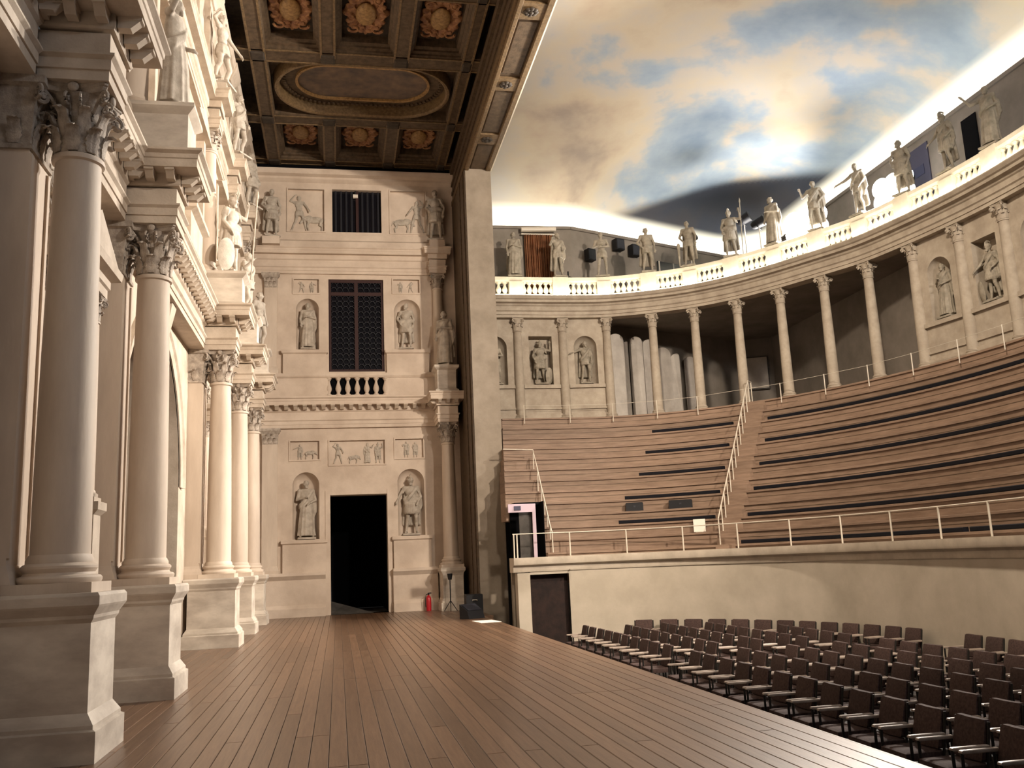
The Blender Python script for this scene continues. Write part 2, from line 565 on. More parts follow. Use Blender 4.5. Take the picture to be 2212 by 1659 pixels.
def figure(key, legs='bare', garment='tunic', arms=None, head='hair', turn=0.0, sway=0.02, cape=True, drape=True, crest=False, seed=1, beard=True, stride=0.06, bent='b'):
    rnd = random.Random(seed)
    mb = MB()
    sx = sway
    # legs, weight on one side, the other knee forward
    for s, nm in ((-1, 'a'), (1, 'b')):
        fwd = bent == nm
        hip = (s * 0.095 + sx, 0.0, 0.93)
        knee = (s * (0.105 + stride * (0.6 if fwd else 0.2)) + sx * 0.6, -0.09 if fwd else -0.015, 0.50)
        ank = (s * (0.10 + stride) , 0.02 if fwd else 0.01, 0.09)
        mb.capsule(hip, knee, 0.092, 0.062)
        mb.capsule(knee, (knee[0] * 0.5 + ank[0] * 0.5, knee[1] * 0.4 + ank[1] * 0.6 + 0.02, 0.34), 0.060, 0.060)
        mb.capsule((knee[0] * 0.5 + ank[0] * 0.5, knee[1] * 0.4 + ank[1] * 0.6 + 0.02, 0.34), ank, 0.058, 0.036)
        mb.capsule((ank[0], ank[1] + 0.03, 0.045), (ank[0] + s * 0.03, ank[1] - 0.14, 0.03), 0.042, 0.034)
    # torso
    mb.ellipsoid((sx, 0.0, 0.96), (0.165, 0.115, 0.14))
    mb.ellipsoid((sx * 0.6, 0.0, 1.12), (0.145, 0.10, 0.16))
    mb.ellipsoid((0, -0.005, 1.30), (0.185, 0.118, 0.17))
    mb.capsule((-0.155, 0.01, 1.42), (0.155, 0.01, 1.42), 0.07, 0.07)
    mb.capsule((0, 0.01, 1.42), (0, -0.005, 1.56), 0.062, 0.054)
    # head
    T = Matrix.Rotation(turn, 3, 'Z')
    hc = Vector((0, -0.015, 1.635))
    mb.ellipsoid(hc, (0.076, 0.095, 0.115), 16, 12, T)
    def hp(x, y, z):
        return hc + T @ Vector((x, y, z))
    mb.ellipsoid(hp(0, -0.03, -0.06), (0.055, 0.06, 0.055))             # jaw
    mb.capsule(hp(0, -0.088, 0.02), hp(0, -0.112, -0.022), 0.011, 0.017, 6)   # nose
    mb.capsule(hp(-0.05, -0.078, 0.035), hp(0.05, -0.078, 0.035), 0.014, 0.014, 6)  # brow
    mb.capsule(hp(-0.022, -0.092, -0.052), hp(0.022, -0.092, -0.052), 0.010, 0.010, 6)  # lips
    for s in (-1, 1):
        mb.ellipsoid(hp(s * 0.078, 0.005, 0.0), (0.014, 0.026, 0.036), 8, 6, T)
        mb.ellipsoid(hp(s * 0.03, -0.082, 0.012), (0.013, 0.010, 0.009), 8, 6)
    if head == 'hair':
        for i in range(26):
            a = rnd.uniform(-PI, PI); z = rnd.uniform(-0.04, 0.1)
            if -2.2 < a < -0.9 and z < 0.06:
                continue
            q = math.sqrt(max(0.05, 1 - (z / 0.12) ** 2))
            mb.ellipsoid(hp(cos(a) * 0.078 * q, sin(a) * 0.098 * q + 0.01, z), (0.026, 0.026, 0.022), 7, 5)
    elif head == 'helmet':
        mb.ellipsoid(hp(0, 0.012, 0.035), (0.097, 0.112, 0.105), 14, 9, T)
        mb.capsule(hp(-0.09, -0.05, 0.03), hp(0.09, -0.05, 0.03), 0.018, 0.018, 6)
        if crest:
            for i in range(9):
                a = -0.5 + i * 0.33
                p = hp(0, -0.13 * cos(a) + 0.03, 0.06 + 0.12 * sin(a) + 0.02)
                mb.ellipsoid(p, (0.020, 0.035, 0.035), 8, 6)
    elif head == 'veil':
        mb.ellipsoid(hp(0, 0.025, 0.02), (0.10, 0.105, 0.125), 14, 9, T)
        mb.capsule(hp(0, 0.06, 0.0), (0, 0.07, 1.40), 0.085, 0.11)
    if beard:
        for i in range(7):
            a = -0.9 + 0.3 * i
            mb.ellipsoid(hp(sin(a) * 0.05, -0.065 - 0.02 * cos(a), -0.09 - 0.025 * cos(a)), (0.023, 0.023, 0.034), 7, 5)
    # arms
    arms = arms or {}
    for s, nm in ((-1, 'a'), (1, 'b')):
        e, h = arms.get(nm, ((s * 0.28, 0.03, 1.15), (s * 0.25, -0.08, 0.90)))
        sh = (s * 0.20, 0.012, 1.415)
        mb.ellipsoid(sh, (0.075, 0.07, 0.075), 10, 8)
        mb.capsule(sh, e, 0.058, 0.046)
        mb.capsule(e, h, 0.046, 0.030)
        hand(mb, h, Vector(h) - Vector(e), -s, 0.6)
    # clothes
    def loft(secs, n=40, folds=11, amp=0.012, ph=0.0, cxy=None):
        rows = []
        for i, (z, rx, ry, cx, cy) in enumerate(secs):
            k = i / (len(secs) - 1)
            row = []
            for j in range(n):
                t = 2 * PI * j / n
                rip = 1 + amp * k * 9 * (0.6 * sin(folds * t + ph + 0.8 * sin(3 * t)) + 0.4 * sin((folds * 2 - 3) * t + 1.3 * ph))
                row.append((cx + rx * cos(t) * rip, cy + ry * sin(t) * rip, z))
            rows.append(row)
        mb.quadgrid(rows, close_u=True)
        mb.poly(rows[0][::-1])
        mb.poly(rows[-1])
    ph = rnd.uniform(0, 6)
    if garment == 'tunic':
        loft([(1.06, 0.158, 0.118, sx * .6, 0), (0.96, 0.185, 0.138, sx, 0), (0.78, 0.215, 0.165, sx, -0.01), (0.60, 0.235, 0.185, sx, -0.015)], folds=12, amp=0.010, ph=ph)
        mb.capsule((-0.15, -0.01, 1.06), (0.15, -0.01, 1.06), 0.112, 0.112, 12)
        for i in range(12):                      # hanging straps of the kilt
            t = -PI * i / 11
            mb.capsule((sx + 0.19 * cos(t), 0.15 * sin(t), 0.93), (sx + 0.235 * cos(t), 0.19 * sin(t), 0.66), 0.026, 0.030, 6)
        for s in (-1, 1):
            for i in range(4):
                mb.capsule((s * (0.19 + 0.02 * i), -0.05 + 0.035 * i, 1.40), (s * (0.235 + 0.02 * i), -0.05 + 0.035 * i, 1.27), 0.026, 0.026, 6)
    elif garment == 'robe':
        loft([(1.40, 0.185, 0.125, 0, 0), (1.25, 0.195, 0.14, 0, 0), (1.05, 0.175, 0.13, sx * .6, 0), (0.9, 0.205, 0.16, sx, 0), (0.6, 0.235, 0.185, sx * .6, -0.01), (0.3, 0.25, 0.20, 0, -0.01), (0.05, 0.275, 0.215, 0, -0.01)], folds=10, amp=0.0135, ph=ph)
    elif garment == 'loin':
        loft([(1.00, 0.172, 0.128, sx, 0), (0.9, 0.198, 0.15, sx, 0), (0.74, 0.205, 0.16, sx, -0.01)], folds=8, amp=0.012, ph=ph)
    if drape:
        # cloak wound from one shoulder across the body, with hanging folds
        for k in range(5):
            q = k / 4.0
            pts = [(0.17 + 0.02 * q, -0.04 - 0.03 * q, 1.45 - 0.05 * q), (0.08, -0.135, 1.30 - 0.07 * q), (-0.06, -0.16, 1.14 - 0.08 * q), (-0.19, -0.08, 1.02 - 0.1 * q), (-0.20, 0.06, 0.98 - 0.09 * q)]
            for a, b in zip(pts, pts[1:]):
                mb.capsule(a, b, 0.027, 0.027, 6)
        for k in range(6):
            x = 0.20 + 0.022 * k
            y = 0.02 + 0.02 * (k % 3)
            mb.capsule((x, y, 1.36 - 0.03 * k), (x + 0.03, y + 0.01, 0.62 + 0.05 * k), 0.03, 0.036, 6)
    if cape:
        for k in range(9):
            x = -0.2 + 0.05 * k
            mb.capsule((x * 0.9, 0.085, 1.40), (x * 1.25, 0.15 + 0.02 * (k % 2), 0.30), 0.045, 0.055, 6)
    FIG[key] = remesh(mb, 'figure_' + key, STONE2)

A = lambda e, h: (e, h)
figure('robe_hands', garment='robe', arms={'a': A((-.28, -.02, 1.15), (-.06, -.20, 1.20)), 'b': A((.29, 0, 1.14), (.10, -.19, 1.04))}, head='hair', beard=True, turn=0.2, seed=1, cape=False)
figure('armour_hip', garment='tunic', arms={'a': A((-.33, .04, 1.17), (-.22, -.09, .99)), 'b': A((.30, .02, 1.14), (.27, -.10, .90))}, head='hair', drape=False, seed=2, turn=-0.3)
figure('orator', garment='robe', arms={'a': A((-.40, -.10, 1.34), (-.50, -.26, 1.54)), 'b': A((.29, 0, 1.14), (.16, -.19, 1.02))}, seed=3, turn=0.4, cape=False)
figure('spearman', garment='tunic', arms={'b': A((.42, -.04, 1.36), (.40, -.12, 1.62)), 'a': A((-.30, .02, 1.14), (-.24, -.13, .93))}, head='helmet', crest=True, seed=4, drape=False, turn=-0.2, sway=-0.03, bent='a')
figure('nude_cloak', garment='loin', arms={'a': A((-.34, .05, 1.18), (-.20, -.03, 1.0)), 'b': A((.30, .03, 1.14), (.30, -.05, .88))}, seed=5, beard=False, turn=0.5, drape=False)
figure('shield_bearer', garment='tunic', arms={'a': A((-.29, -.02, 1.14), (-.20, -.20, 1.02)), 'b': A((.31, .03, 1.13), (.27, -.06, .88))}, head='helmet', seed=6, beard=True, drape=False, turn=0.3)
figure('toga', garment='robe', arms={'a': A((-.27, .02, 1.15), (-.24, -.09, .92)), 'b': A((.28, -.03, 1.15), (.03, -.21, 1.16))}, seed=7, turn=-0.3, cape=True)
figure('pointing', garment='loin', arms={'a': A((-.41, -.08, 1.30), (-.60, -.20, 1.22)), 'b': A((.29, .02, 1.14), (.22, -.13, .93))}, seed=8, beard=True, turn=0.5, drape=True)
figure('folded_arms', garment='loin', arms={'a': A((-.29, -.04, 1.17), (.02, -.21, 1.20)), 'b': A((.29, -.04, 1.17), (-.04, -.20, 1.12))}, seed=9, beard=False, drape=False, turn=-0.4, cape=False)
figure('cuirass_cape', garment='tunic', arms={'a': A((-.35, -.04, 1.20), (-.42, -.20, 1.02)), 'b': A((.31, .02, 1.14), (.22, -.15, .97))}, head='helmet', crest=True, seed=10, drape=True, turn=0.1)
figure('gesture', garment='loin', arms={'a': A((-.36, -.08, 1.22), (-.36, -.27, 1.38)), 'b': A((.34, .04, 1.18), (.20, -.04, 1.02))}, seed=11, beard=True, drape=True, turn=0.35, sway=-0.02, bent='a')
figure('striking', garment='loin', arms={'a': A((-.40, .02, 1.50), (-.22, -.02, 1.72)), 'b': A((.34, -.10, 1.22), (.46, -.24, 1.02))}, seed=12, beard=True, drape=False, turn=0.9, cape=False, stride=0.22, bent='b')

def beast():
    mb = MB()
    mb.ellipsoid((0, 0, 0.62), (0.42, 0.16, 0.19))
    mb.ellipsoid((0.30, 0, 0.66), (0.2, 0.17, 0.21))
    mb.capsule((0.42, 0, 0.70), (0.62, 0, 0.62), 0.14, 0.10)
    mb.capsule((0.62, 0, 0.60), (0.76, -0.01, 0.44), 0.095, 0.055)
    for s in (-1, 1):
        mb.capsule((0.62, s * 0.07, 0.68), (0.72, s * 0.16, 0.80), 0.026, 0.012, 6)
        mb.capsule((0.58, s * 0.09, 0.66), (0.54, s * 0.15, 0.66), 0.03, 0.02, 6)
        mb.capsule((0.33, s * 0.09, 0.5), (0.40, s * 0.09, 0.28), 0.075, 0.045)
        mb.capsule((0.40, s * 0.09, 0.28), (0.33, s * 0.09, 0.03), 0.042, 0.035)
        mb.capsule((-0.32, s * 0.1, 0.55), (-0.25, s * 0.1, 0.34), 0.10, 0.06)
        mb.capsule((-0.25, s * 0.1, 0.34), (-0.37, s * 0.1, 0.24), 0.05, 0.04)
        mb.capsule((-0.37, s * 0.1, 0.24), (-0.34, s * 0.1, 0.03), 0.04, 0.035)
    mb.capsule((-0.42, 0, 0.70), (-0.56, 0, 0.40), 0.03, 0.02)
    FIG['beast'] = remesh(mb, 'carved_beast', STONE2, 0.02)
beast()

def _block(w, d, h):
    return MB().frustum_rect([(-w, w, -d, d, 0), (-w, w, -d, d, h * .8), (-w * .93, w * .93, -d * .93, d * .93, h)])
BASE_ME = _block(0.27, 0.25, 0.06).mesh('statue_base', STONE2)

def spear_mesh():
    mb = MB().tube([(0, 0, 0), (0, 0, 1.95)], 0.018, 8)
    mb.lathe([(0.001, 2.16), (0.035, 2.02), (0.02, 1.94)], 8)
    return mb.mesh('spear', STONE2, 0.6)
def shield_mesh():
    mb = MB()
    rows = []
    for i in range(7):
        r = i / 6.0
        rows.append([(0.19 * r * cos(2 * PI * k / 20), -0.07 * (1 - r * r), 0.30 * r * sin(2 * PI * k / 20)) for k in range(20)])
    for i in range(6, -1, -1):
        r = i / 6.0
        rows.append([(0.18 * r * cos(2 * PI * k / 20), 0.02 - 0.06 * (1 - r * r), 0.29 * r * sin(2 * PI * k / 20)) for k in range(20)])
    mb.quadgrid(rows, close_u=True)
    return mb.mesh('shield', STONE2, 0.9)
def club_mesh():
    mb = MB().lathe([(0.02, 0), (0.035, 0.3), (0.055, 0.75), (0.07, 0.9), (0.04, 0.97)], 10)
    return mb.mesh('club', STONE2, 0.7)
SPEAR, SHIELD, CLUB = spear_mesh(), shield_mesh(), club_mesh()

def statue(key, label, loc, rz=0.0, h=1.9, group='stone statues', extra=(), base=True, mat=None):
    """rz: 0 faces -y; positive turns counter-clockwise"""
    s = h / 1.80
    t = thing('statue', label, 'statue', loc, rz, group)
    z0 = 0.0
    if base:
        link('statue_base', BASE_ME, t, (0, 0, 0), (0, 0, 0), (s, s, s))
        z0 = 0.055 * s
    f = link('figure', FIG[key], t, (0, 0, z0), (0, 0, 0), (s, s, s))
    for e in extra:
        if e == 'spear':
            link('spear', SPEAR, t, (0.435 * s, -0.19 * s, 0.012), (0.06, 0.03, 0), (s, s, s * 0.98))
        elif e == 'shield':
            link('shield', SHIELD, t, (0.33 * s, -0.1 * s, 0.36 * s), (0.1, 0, 0.5), (s * 1.05, s, s * 1.15))
        elif e == 'shield_a':
            link('shield', SHIELD, t, (-0.36 * s, -0.12 * s, 0.38 * s), (0.1, 0, -0.4), (s * 1.1, s, s * 1.2))
        elif e == 'club':
            link('club', CLUB, t, (-0.34 * s, -0.12 * s, 0.03), (0, 0, 0), (s, s, s * 0.95))
    if mat:
        for c in t.children:
            c.material_slots[0].link = 'OBJECT'
            c.material_slots[0].material = mat
    return t

# ------------------------------------------------------------------ carved orders
def leaf_mesh(name, h, w, r0_, curl):
    """acanthus leaf standing on a bell of radius r0_, pointing +x"""
    mb = MB()
    rows_f, rows_b = [], []
    n, m = 10, 8
    for i in range(n + 1):
        t = i / n
        if t < 0.72:
            k = t / 0.72
            x = r0_ + 0.16 * h * k * k
            z = h * k
        else:
            a = (t - 0.72) / 0.28 * 2.7
            x = r0_ + 0.16 * h + curl * (1 - cos(a))
            z = h + curl * sin(a)
        ww = w * (0.62 + 0.5 * sin(min(1, t * 1.15) * PI) * 0.75) * (1.0 if t < 0.9 else 1 - (t - 0.9) * 4.0)
        ww *= 1 + 0.16 * sin(t * 26)
        rf, rb = [], []
        for j in range(m + 1):
            q = j / m * 2 - 1
            bulge = -0.10 * w * (q * q) + 0.05 * w * (0.5 - abs(abs(q) - 0.5)) - (0.05 * w if abs(q) < 0.1 else 0)
            rf.append((x + bulge + 0.012 * (h / 0.25), q * ww, z))
            rb.append((x + bulge - 0.012 * (h / 0.25), q * ww * 0.96, z))
        rows_f.append(rf)
        rows_b.append(rb[::-1])
    rows = [f + b for f, b in zip(rows_f, rows_b)]
    mb.quadgrid(rows, close_u=True)
    mb.poly(rows[0][::-1]); mb.poly(rows[-1])
    return mb.mesh(name, CAPST, 1.0)

def volute_mb(r0_, z0, z1, rout, wd_):
    mb = MB()
    pts, rr = [], []
    for i in range(8):
        k = i / 7
        pts.append((r0_ + (rout - r0_) * k ** 1.6, 0, z0 + (z1 - z0) * k)); rr.append(wd_ * (0.7 + 0.3 * k))
    R = (z1 - z0) * 0.34
    cx, cz = rout, z1 - R
    for i in range(1, 14):
        a = PI / 2 - i * 0.55
        q = R * (1 - i / 17)
        pts.append((cx + q * cos(a), 0, cz + q * sin(a))); rr.append(wd_)
    mb.tube(pts, wd_, 6, rr)
    b0 = len(mb.v)
    mb.lathe([(0.001, -wd_ * 1.3), (wd_ * 1.1, -wd_ * .7), (wd_ * 1.1, wd_ * .7), (0.001, wd_ * 1.3)], 8, (0, 0, 0))
    # turn the eye boss sideways at the scroll centre
    for i in range(b0, len(mb.v)):
        x, y, z = mb.v[i]
        mb.v[i] = (cx + x, z, cz + y)
    return mb

def abacus_mb(half, z0, h, dip=0.22):
    def ring(s, z):
        pts = []
        for k in range(4):
            a0 = PI / 4 + k * PI / 2
            c0 = Vector((cos(a0), sin(a0))) * half * 1.38 * s
            c1 = Vector((cos(a0 + PI / 2), sin(a0 + PI / 2))) * half * 1.38 * s
            d = (c1 - c0).normalized()
            p0, p1 = c0 + d * half * 0.09, c1 - d * half * 0.09
            mid_n = Vector((cos(a0 + PI / 4), sin(a0 + PI / 4)))
            for i in range(9):
                t = i / 8
                p = p0.lerp(p1, t) - mid_n * (dip * half * 4 * t * (1 - t)) * 0.8
                pts.append((p.x, p.y, z))
        return pts
    mb = MB()
    rows = [ring(0.88, z0), ring(0.95, z0 + h * .45), ring(0.95, z0 + h * .55), ring(1.0, z0 + h * .65), ring(1.0, z0 + h)]
    mb.quadgrid(rows, close_u=True)
    mb.poly(rows[0][::-1]); mb.poly(rows[-1])
    return mb

CAPLIB = {}
def capital_lib(r, h, half):
    key = (round(r, 3), round(h, 3), round(half, 3))
    if key in CAPLIB:
        return CAPLIB[key]
    bell = MB().lathe([(r * 0.96, 0), (r * 0.93, h * .2), (r * 0.93, h * .55), (r * 1.0, h * .75), (r * 1.28, h * .88)], 28).mesh('bell', CAPST, 0.7)
    l1 = leaf_mesh('leaf', h * 0.27, r * 0.34, r * 1.06, r * 0.25)
    l2 = leaf_mesh('leaf_tall', h * 0.54, r * 0.31, r * 0.94, r * 0.28)
    vo = volute_mb(r * 0.95, h * .52, h * .88, half * 1.18, r * 0.10).mesh('volute', CAPST, 0.9)
    hx = volute_mb(r * 0.95, h * .56, h * .86, half * 0.80, r * 0.07).mesh('inner_volute', CAPST, 0.9)
    ab = abacus_mb(half, h * .88, h * .12).mesh('abacus', CAPST, 0.5)
    fl = MB().ellipsoid((0, 0, 0), (half * 0.09, half * 0.16, half * 0.16), 10, 7).mesh('flower', CAPST, 1.0)
    CAPLIB[key] = (bell, l1, l2, vo, hx, ab, fl)
    return CAPLIB[key]

def capital(parent, loc, r, h, half):
    bell, l1, l2, vo, hx, ab, fl = capital_lib(r, h, half)
    c = link('capital', bell, parent, loc)
    for k in range(8):
        link('leaf', l1, c, (0, 0, 0.01), (0, 0, k * PI / 4))
        link('leaf', l2, c, (0, 0, 0.0), (0, 0, k * PI / 4 + PI / 8), (1, 1, 1))
    for k in range(4):
        link('volute', vo, c, (0, 0, 0), (0, 0, PI / 4 + k * PI / 2))
        for s in (-1, 1):
            link('inner_volute', hx, c, (0, 0, 0), (0, 0, k * PI / 2 + s * 0.22))
        link('flower', fl, c, (half * 0.90 * cos(k * PI / 2), half * 0.90 * sin(k * PI / 2), h * .93), (0, 0, k * PI / 2))
    link('abacus', ab, c)
    return c

def capital_joined(r, h, half, square=False):
    """one mesh of a small or distant capital"""
    mb = MB()
    mb.lathe([(r * 0.98, 0), (r * 0.98, h * .55), (r * 1.3, h * .88)], 14)
    def leaf(hh, ang, out):
        p = MB()
        w = r * 0.40
        secs = [(r * 1.0, 0), (r * 1.06, hh * .6), (r * 1.12, hh * .9), (r * 1.12 + out, hh * 1.0), (r * 1.12 + out * 1.3, hh * .86)]
        rows = [[(x + 0.02 * r, -w * (1 - 0.1 * i), z), (x + 0.1 * r, 0, z), (x + 0.02 * r, w * (1 - 0.1 * i), z), (x - 0.05 * r, 0, z)] for i, (x, z) in enumerate(secs)]
        p.quadgrid(rows, close_u=True)
        p.poly(rows[-1])
        mb.add(p, Matrix.Rotation(ang, 4, 'Z'))
    for k in range(8):
        leaf(h * .36, k * PI / 4, r * 0.25)
        leaf(h * .64, k * PI / 4 + PI / 8, r * 0.28)
    for k in range(4):
        p = volute_mb(r * 0.95, h * .52, h * .88, half * 1.15, r * 0.13)
        mb.add(p, Matrix.Rotation(PI / 4 + k * PI / 2, 4, 'Z'))
    mb.add(abacus_mb(half, h * .88, h * .12))
    return mb

def shaft_profile(rb, rt, z0, z1):
    p = [(rb * 1.12, z0), (rb * 1.12, z0 + rb * .12), (rb * 1.03, z0 + rb * .3)]
    for i in range(9):
        t = i / 8
        r = rb + (rt - rb) * (t ** 1.7)
        p.append((r, z0 + rb * .3 + (z1 - z0 - rb * .3 - rt * .42) * t))
    p += [(rt * 1.0, z1 - rt * .36), (rt * 1.14, z1 - rt * .30), (rt * 1.16, z1 - rt * .18), (rt * 1.12, z1 - rt * .06), (rt * 1.0, z1)]
    return p

def attic_base(rb, h):
    pl = rb * 1.42
    p = [(rb * 1.38, h * .34), (rb * 1.42, h * .42), (rb * 1.42, h * .50), (rb * 1.36, h * .57), (rb * 1.22, h * .6), (rb * 1.17, h * .68), (rb * 1.22, h * .76), (rb * 1.26, h * .82), (rb * 1.26, h * .90), (rb * 1.2, h * .96), (rb * 1.12, h)]
    return pl, p

def ent_profile(z0, z1, face, back, proj_):
    """entablature profile (d outwards, z), total z0..z1"""
    h = z1 - z0
    f = lambda k: z0 + h * k
    return [(back, f(0)), (face, f(0)), (face, f(.11)), (face + .02, f(.115)), (face + .02, f(.225)), (face + .06, f(.26)), (face + .06, f(.285)),
            (face, f(.29)), (face, f(.53)), (face + .04, f(.56)), (face + .05, f(.585)), (face + .05, f(.59)), (face + .05, f(.735)),
            (face + proj_ * .80, f(.74)), (face + proj_ * .80, f(.86)), (face + proj_ * .84, f(.87)), (face + proj_ * .86, f(.93)), (face + proj_, f(.965)), (face + proj_, f(1)), (back, f(1))]

def split_profile(z0, z1, face, back, proj_):
    p = ent_profile(z0, z1, face, back, proj_)
    arch = p[:7] + [(back, p[6][1])]
    fri = [(back, p[7][1])] + p[7:9] + [(back, p[8][1])]
    cor = [(back, p[9][1])] + p[9:]
    return arch, fri, cor

MODILL = MB().frustum_rect([(0, 0.13, -.055, .055, -.13), (0, 0.22, -.055, .055, -.045), (0, .245, -.065, .065, -0.035), (0, .245, -.065, .065, 0)]).mesh('modillion', STONE)

def modillions(parent, path, side, face, z, spacing, scale=1.0, ends=0.14, mesh=MODILL):
    for a, b in zip(path, path[1:]):
        a, b = Vector(a), Vector(b)
        d = (b - a)
        L = d.length
        d = d / L
        nrm = Vector((d.y, -d.x)) * side
        e0 = ends
        n = max(1, int(round((L - 2 * e0) / spacing)))
        for i in range(n + 1):
            p = a + d * (e0 + (L - 2 * e0) * i / n) + nrm * face
            link('modillion', mesh, parent, (p.x, p.y, z), (0, 0, math.atan2(nrm.y, nrm.x)), (scale,) * 3)

# ================================================================== STRUCTURE
# ------------------------------------------------------------------ stage floor of planks
fl = struct('floor', MB().box(STAGE_X0, STAGE_X1, 2.0, 36.0, -0.12, -0.045), DARKWOOD, 'stage floor of long brown wooden planks')
PW = 0.1632
PLK = {}
def plank_mesh(L):
    if L not in PLK:
        e = 0.005
        w, hl = PW / 2 - 0.0025, L / 2 - 0.002
        PLK[L] = MB().frustum_rect([(-w, w, -hl, hl, -0.045), (-w, w, -hl, hl, -e), (-w + e, w - e, -hl + e, hl - e, 0)]).mesh('plank', PLANK)
    return PLK[L]
nrow = int((STAGE_X1 - STAGE_X0) / PW) + 1
for i in range(nrow):
    x = STAGE_X1 - PW * (i + 0.5)
    y = 3.6 - random.choice((0, 1.5, 3.0, 4.5))
    while y < END_Y:
        L = random.choice((4.5, 6.0, 7.5))
        if y + L > END_Y + 0.4:
            L = round(END_Y + 0.3 - y, 2)
        if L > 0.3 and y + L > 4.2:
            link('plank', plank_mesh(L), fl, (x, y + L / 2, 0))
        y += L
# front edge of the stage and the dark face below it
ed = struct('trim_1', MB().frustum_rect([(STAGE_X1, STAGE_X1 + .02, 2, PIER_Y, -.12), (STAGE_X1, STAGE_X1 + .03, 2, PIER_Y, -.02), (STAGE_X1, STAGE_X1 + .022, 2, PIER_Y, -0.002)]), PLANK, 'wooden nosing along the stage edge')
struct('wall_stage_front', MB().box(STAGE_X1 - .1, STAGE_X1 + .02, 2, PIER_Y, ORCH_Z, -.10), ORCH, 'dark boarding below the stage edge')
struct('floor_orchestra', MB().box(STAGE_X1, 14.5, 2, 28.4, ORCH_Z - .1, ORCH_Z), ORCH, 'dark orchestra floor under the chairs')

# ------------------------------------------------------------------ stage front wall (lower storey)
mpL = lambda u, v, w: (WALLX - w, u, v)
wl = MB()
wall_holes(wl, mpL, 3.0, END_Y, 0, 6.7, [H(14.95, 20.45, 0, 6.15, 1.1, 'arch'), H(10.95, 12.1, 0, 4.05, .6, 'open'), H(23.17, 24.33, 0, 4.05, .6, 'open'), H(27.2, 28.2, 2.6, 4.9, .45, 'niche')])
wl.box(WALLX - 1.2, WALLX - 1.1, 3.0, 14.0, 0, 6.7)
wall_left = struct('wall_left', wl, STONE, 'stone stage front wall with arched and square openings', 0.5)
struct('wall_left_backing', MB().box(-7.2, -7.1, 2, 34, -1, 8).box(-7.2, -3.6, 13.6, 13.7, -1, 8), VOID, 'black darkness behind the openings')
# arch moulding of the great central arch and its keystone
am = MB()
n = 30
prof = [(0.0, 0.0), (0.09, 0.0), (0.09, 0.03), (0.26, 0.05), (0.30, 0.09), (0.36, 0.09), (0.36, 0.0)]
rows = []
for i in range(n + 1):
    a = PI * i / n
    rows.append([(WALLX + w, 17.7 - (2.75 + d) * cos(a), 3.4 + (2.75 + d) * sin(a)) for d, w in prof])
am.quadgrid(rows)
arc_t = struct('trim_2', am, STONE, 'moulded arch round the great central opening', 0.5)
obj('keystone', MB().frustum_rect([(WALLX, WALLX + .2, 17.55, 17.85, 6.1), (WALLX, WALLX + .3, 17.48, 17.92, 6.6)]), STONE, arc_t)
# framed and pedimented side doors
AED_SH = MB().lathe(shaft_profile(.125, .105, .12, 2.32), 20).mesh('shaft', SHAFT, 0.6)
AED_CAP = capital_joined(.105, .34, .165).mesh('capital', CAPST, 0.7)
for k, (y0, y1, wh) in enumerate(((10.95, 12.1, 'beyond the great arch'), (23.17, 24.33, 'between the second and third columns from the end wall'))):
    yc = (y0 + y1) / 2
    f = thing('door_aedicule', 'pedimented stone door frame %s' % wh, 'door frame', (0, 0, 0), 0, 'door frames of the stage front')
    W = WALLX + .005
    for s_ in (-1, 1):
        ys = yc + s_ * ((y1 - y0) / 2 + .17)
        obj('pedestal', MB().frustum_rect([(W, W + .36, ys - .17, ys + .17, 0), (W, W + .36, ys - .17, ys + .17, 2.36), (W, W + .42, ys - .22, ys + .22, 2.42), (W, W + .42, ys - .22, ys + .22, 2.52)]), STONE, f)
        link('shaft', AED_SH, f, (W + .19, ys, 2.52))
        obj('base', MB().box(W, W + .36, ys - .17, ys + .17, 2.52, 2.58).lathe([(.17, .06), (.17, .1), (.13, .13)], 16, (W + .19, ys, 2.52)), STONE, f)
        link('capital', AED_CAP, f, (W + .19, ys, 4.84))
    ya2, yb2 = y0 - .34, y1 + .34
    obj('architrave', MB().sweep([(W, ya2), (W + .34, ya2), (W + .34, yb2), (W, yb2)], [(-.3, 5.18), (0, 5.18), (0, 5.30), (.03, 5.32), (.03, 5.42), (.14, 5.46), (.16, 5.56), (-.3, 5.56)], 1), STONE, f)
    pm = MB()
    for x in (W + .02, W + .46):
        pm.poly([(x, ya2 - .14, 5.56), (x, yb2 + .14, 5.56), (x, yc, 6.08)])
    for e in (ya2 - .14, yb2 + .14):
        pm.poly([(W + .02, e, 5.56), (W + .46, e, 5.56), (W + .46, yc, 6.08), (W + .02, yc, 6.08)])
    obj('pediment', pm, STONE, f)
    for s_ in (-1, 1):
        o = link('reclining_figure', FIG['nude_cloak' if s_ > 0 else 'pointing'], f, (W + .25, yc + s_ * .86, 5.66), (0, rad(-62) , rad(90) if s_ < 0 else rad(-90)), (.42, .42, .42))
# running entablature of the lower order
Z1A, Z1B = 6.60, 7.60
runs = [(29.65 + .42, END_Y), (25.75 + .42, 29.65 - .42), (21.75 + .42, 25.75 - .42), (13.69 + .42, 21.75 - .42), (9.63 + .42, 13.69 - .42), (3.0, 9.63 - .42)]
for k, (y0, y1) in enumerate(runs):
    p = ent_profile(Z1A, Z1B, 0.0, -.5, 0.34)
    tr = struct('trim_%d' % (5 + k), MB().sweep([(-2.95, y0), (-2.95, y1)], p, 1), STONE, 'moulded lower entablature along the stage front')
    modillions(tr, [(-2.95, y0), (-2.95, y1)], 1, 0.06, Z1A + .738, 0.30)

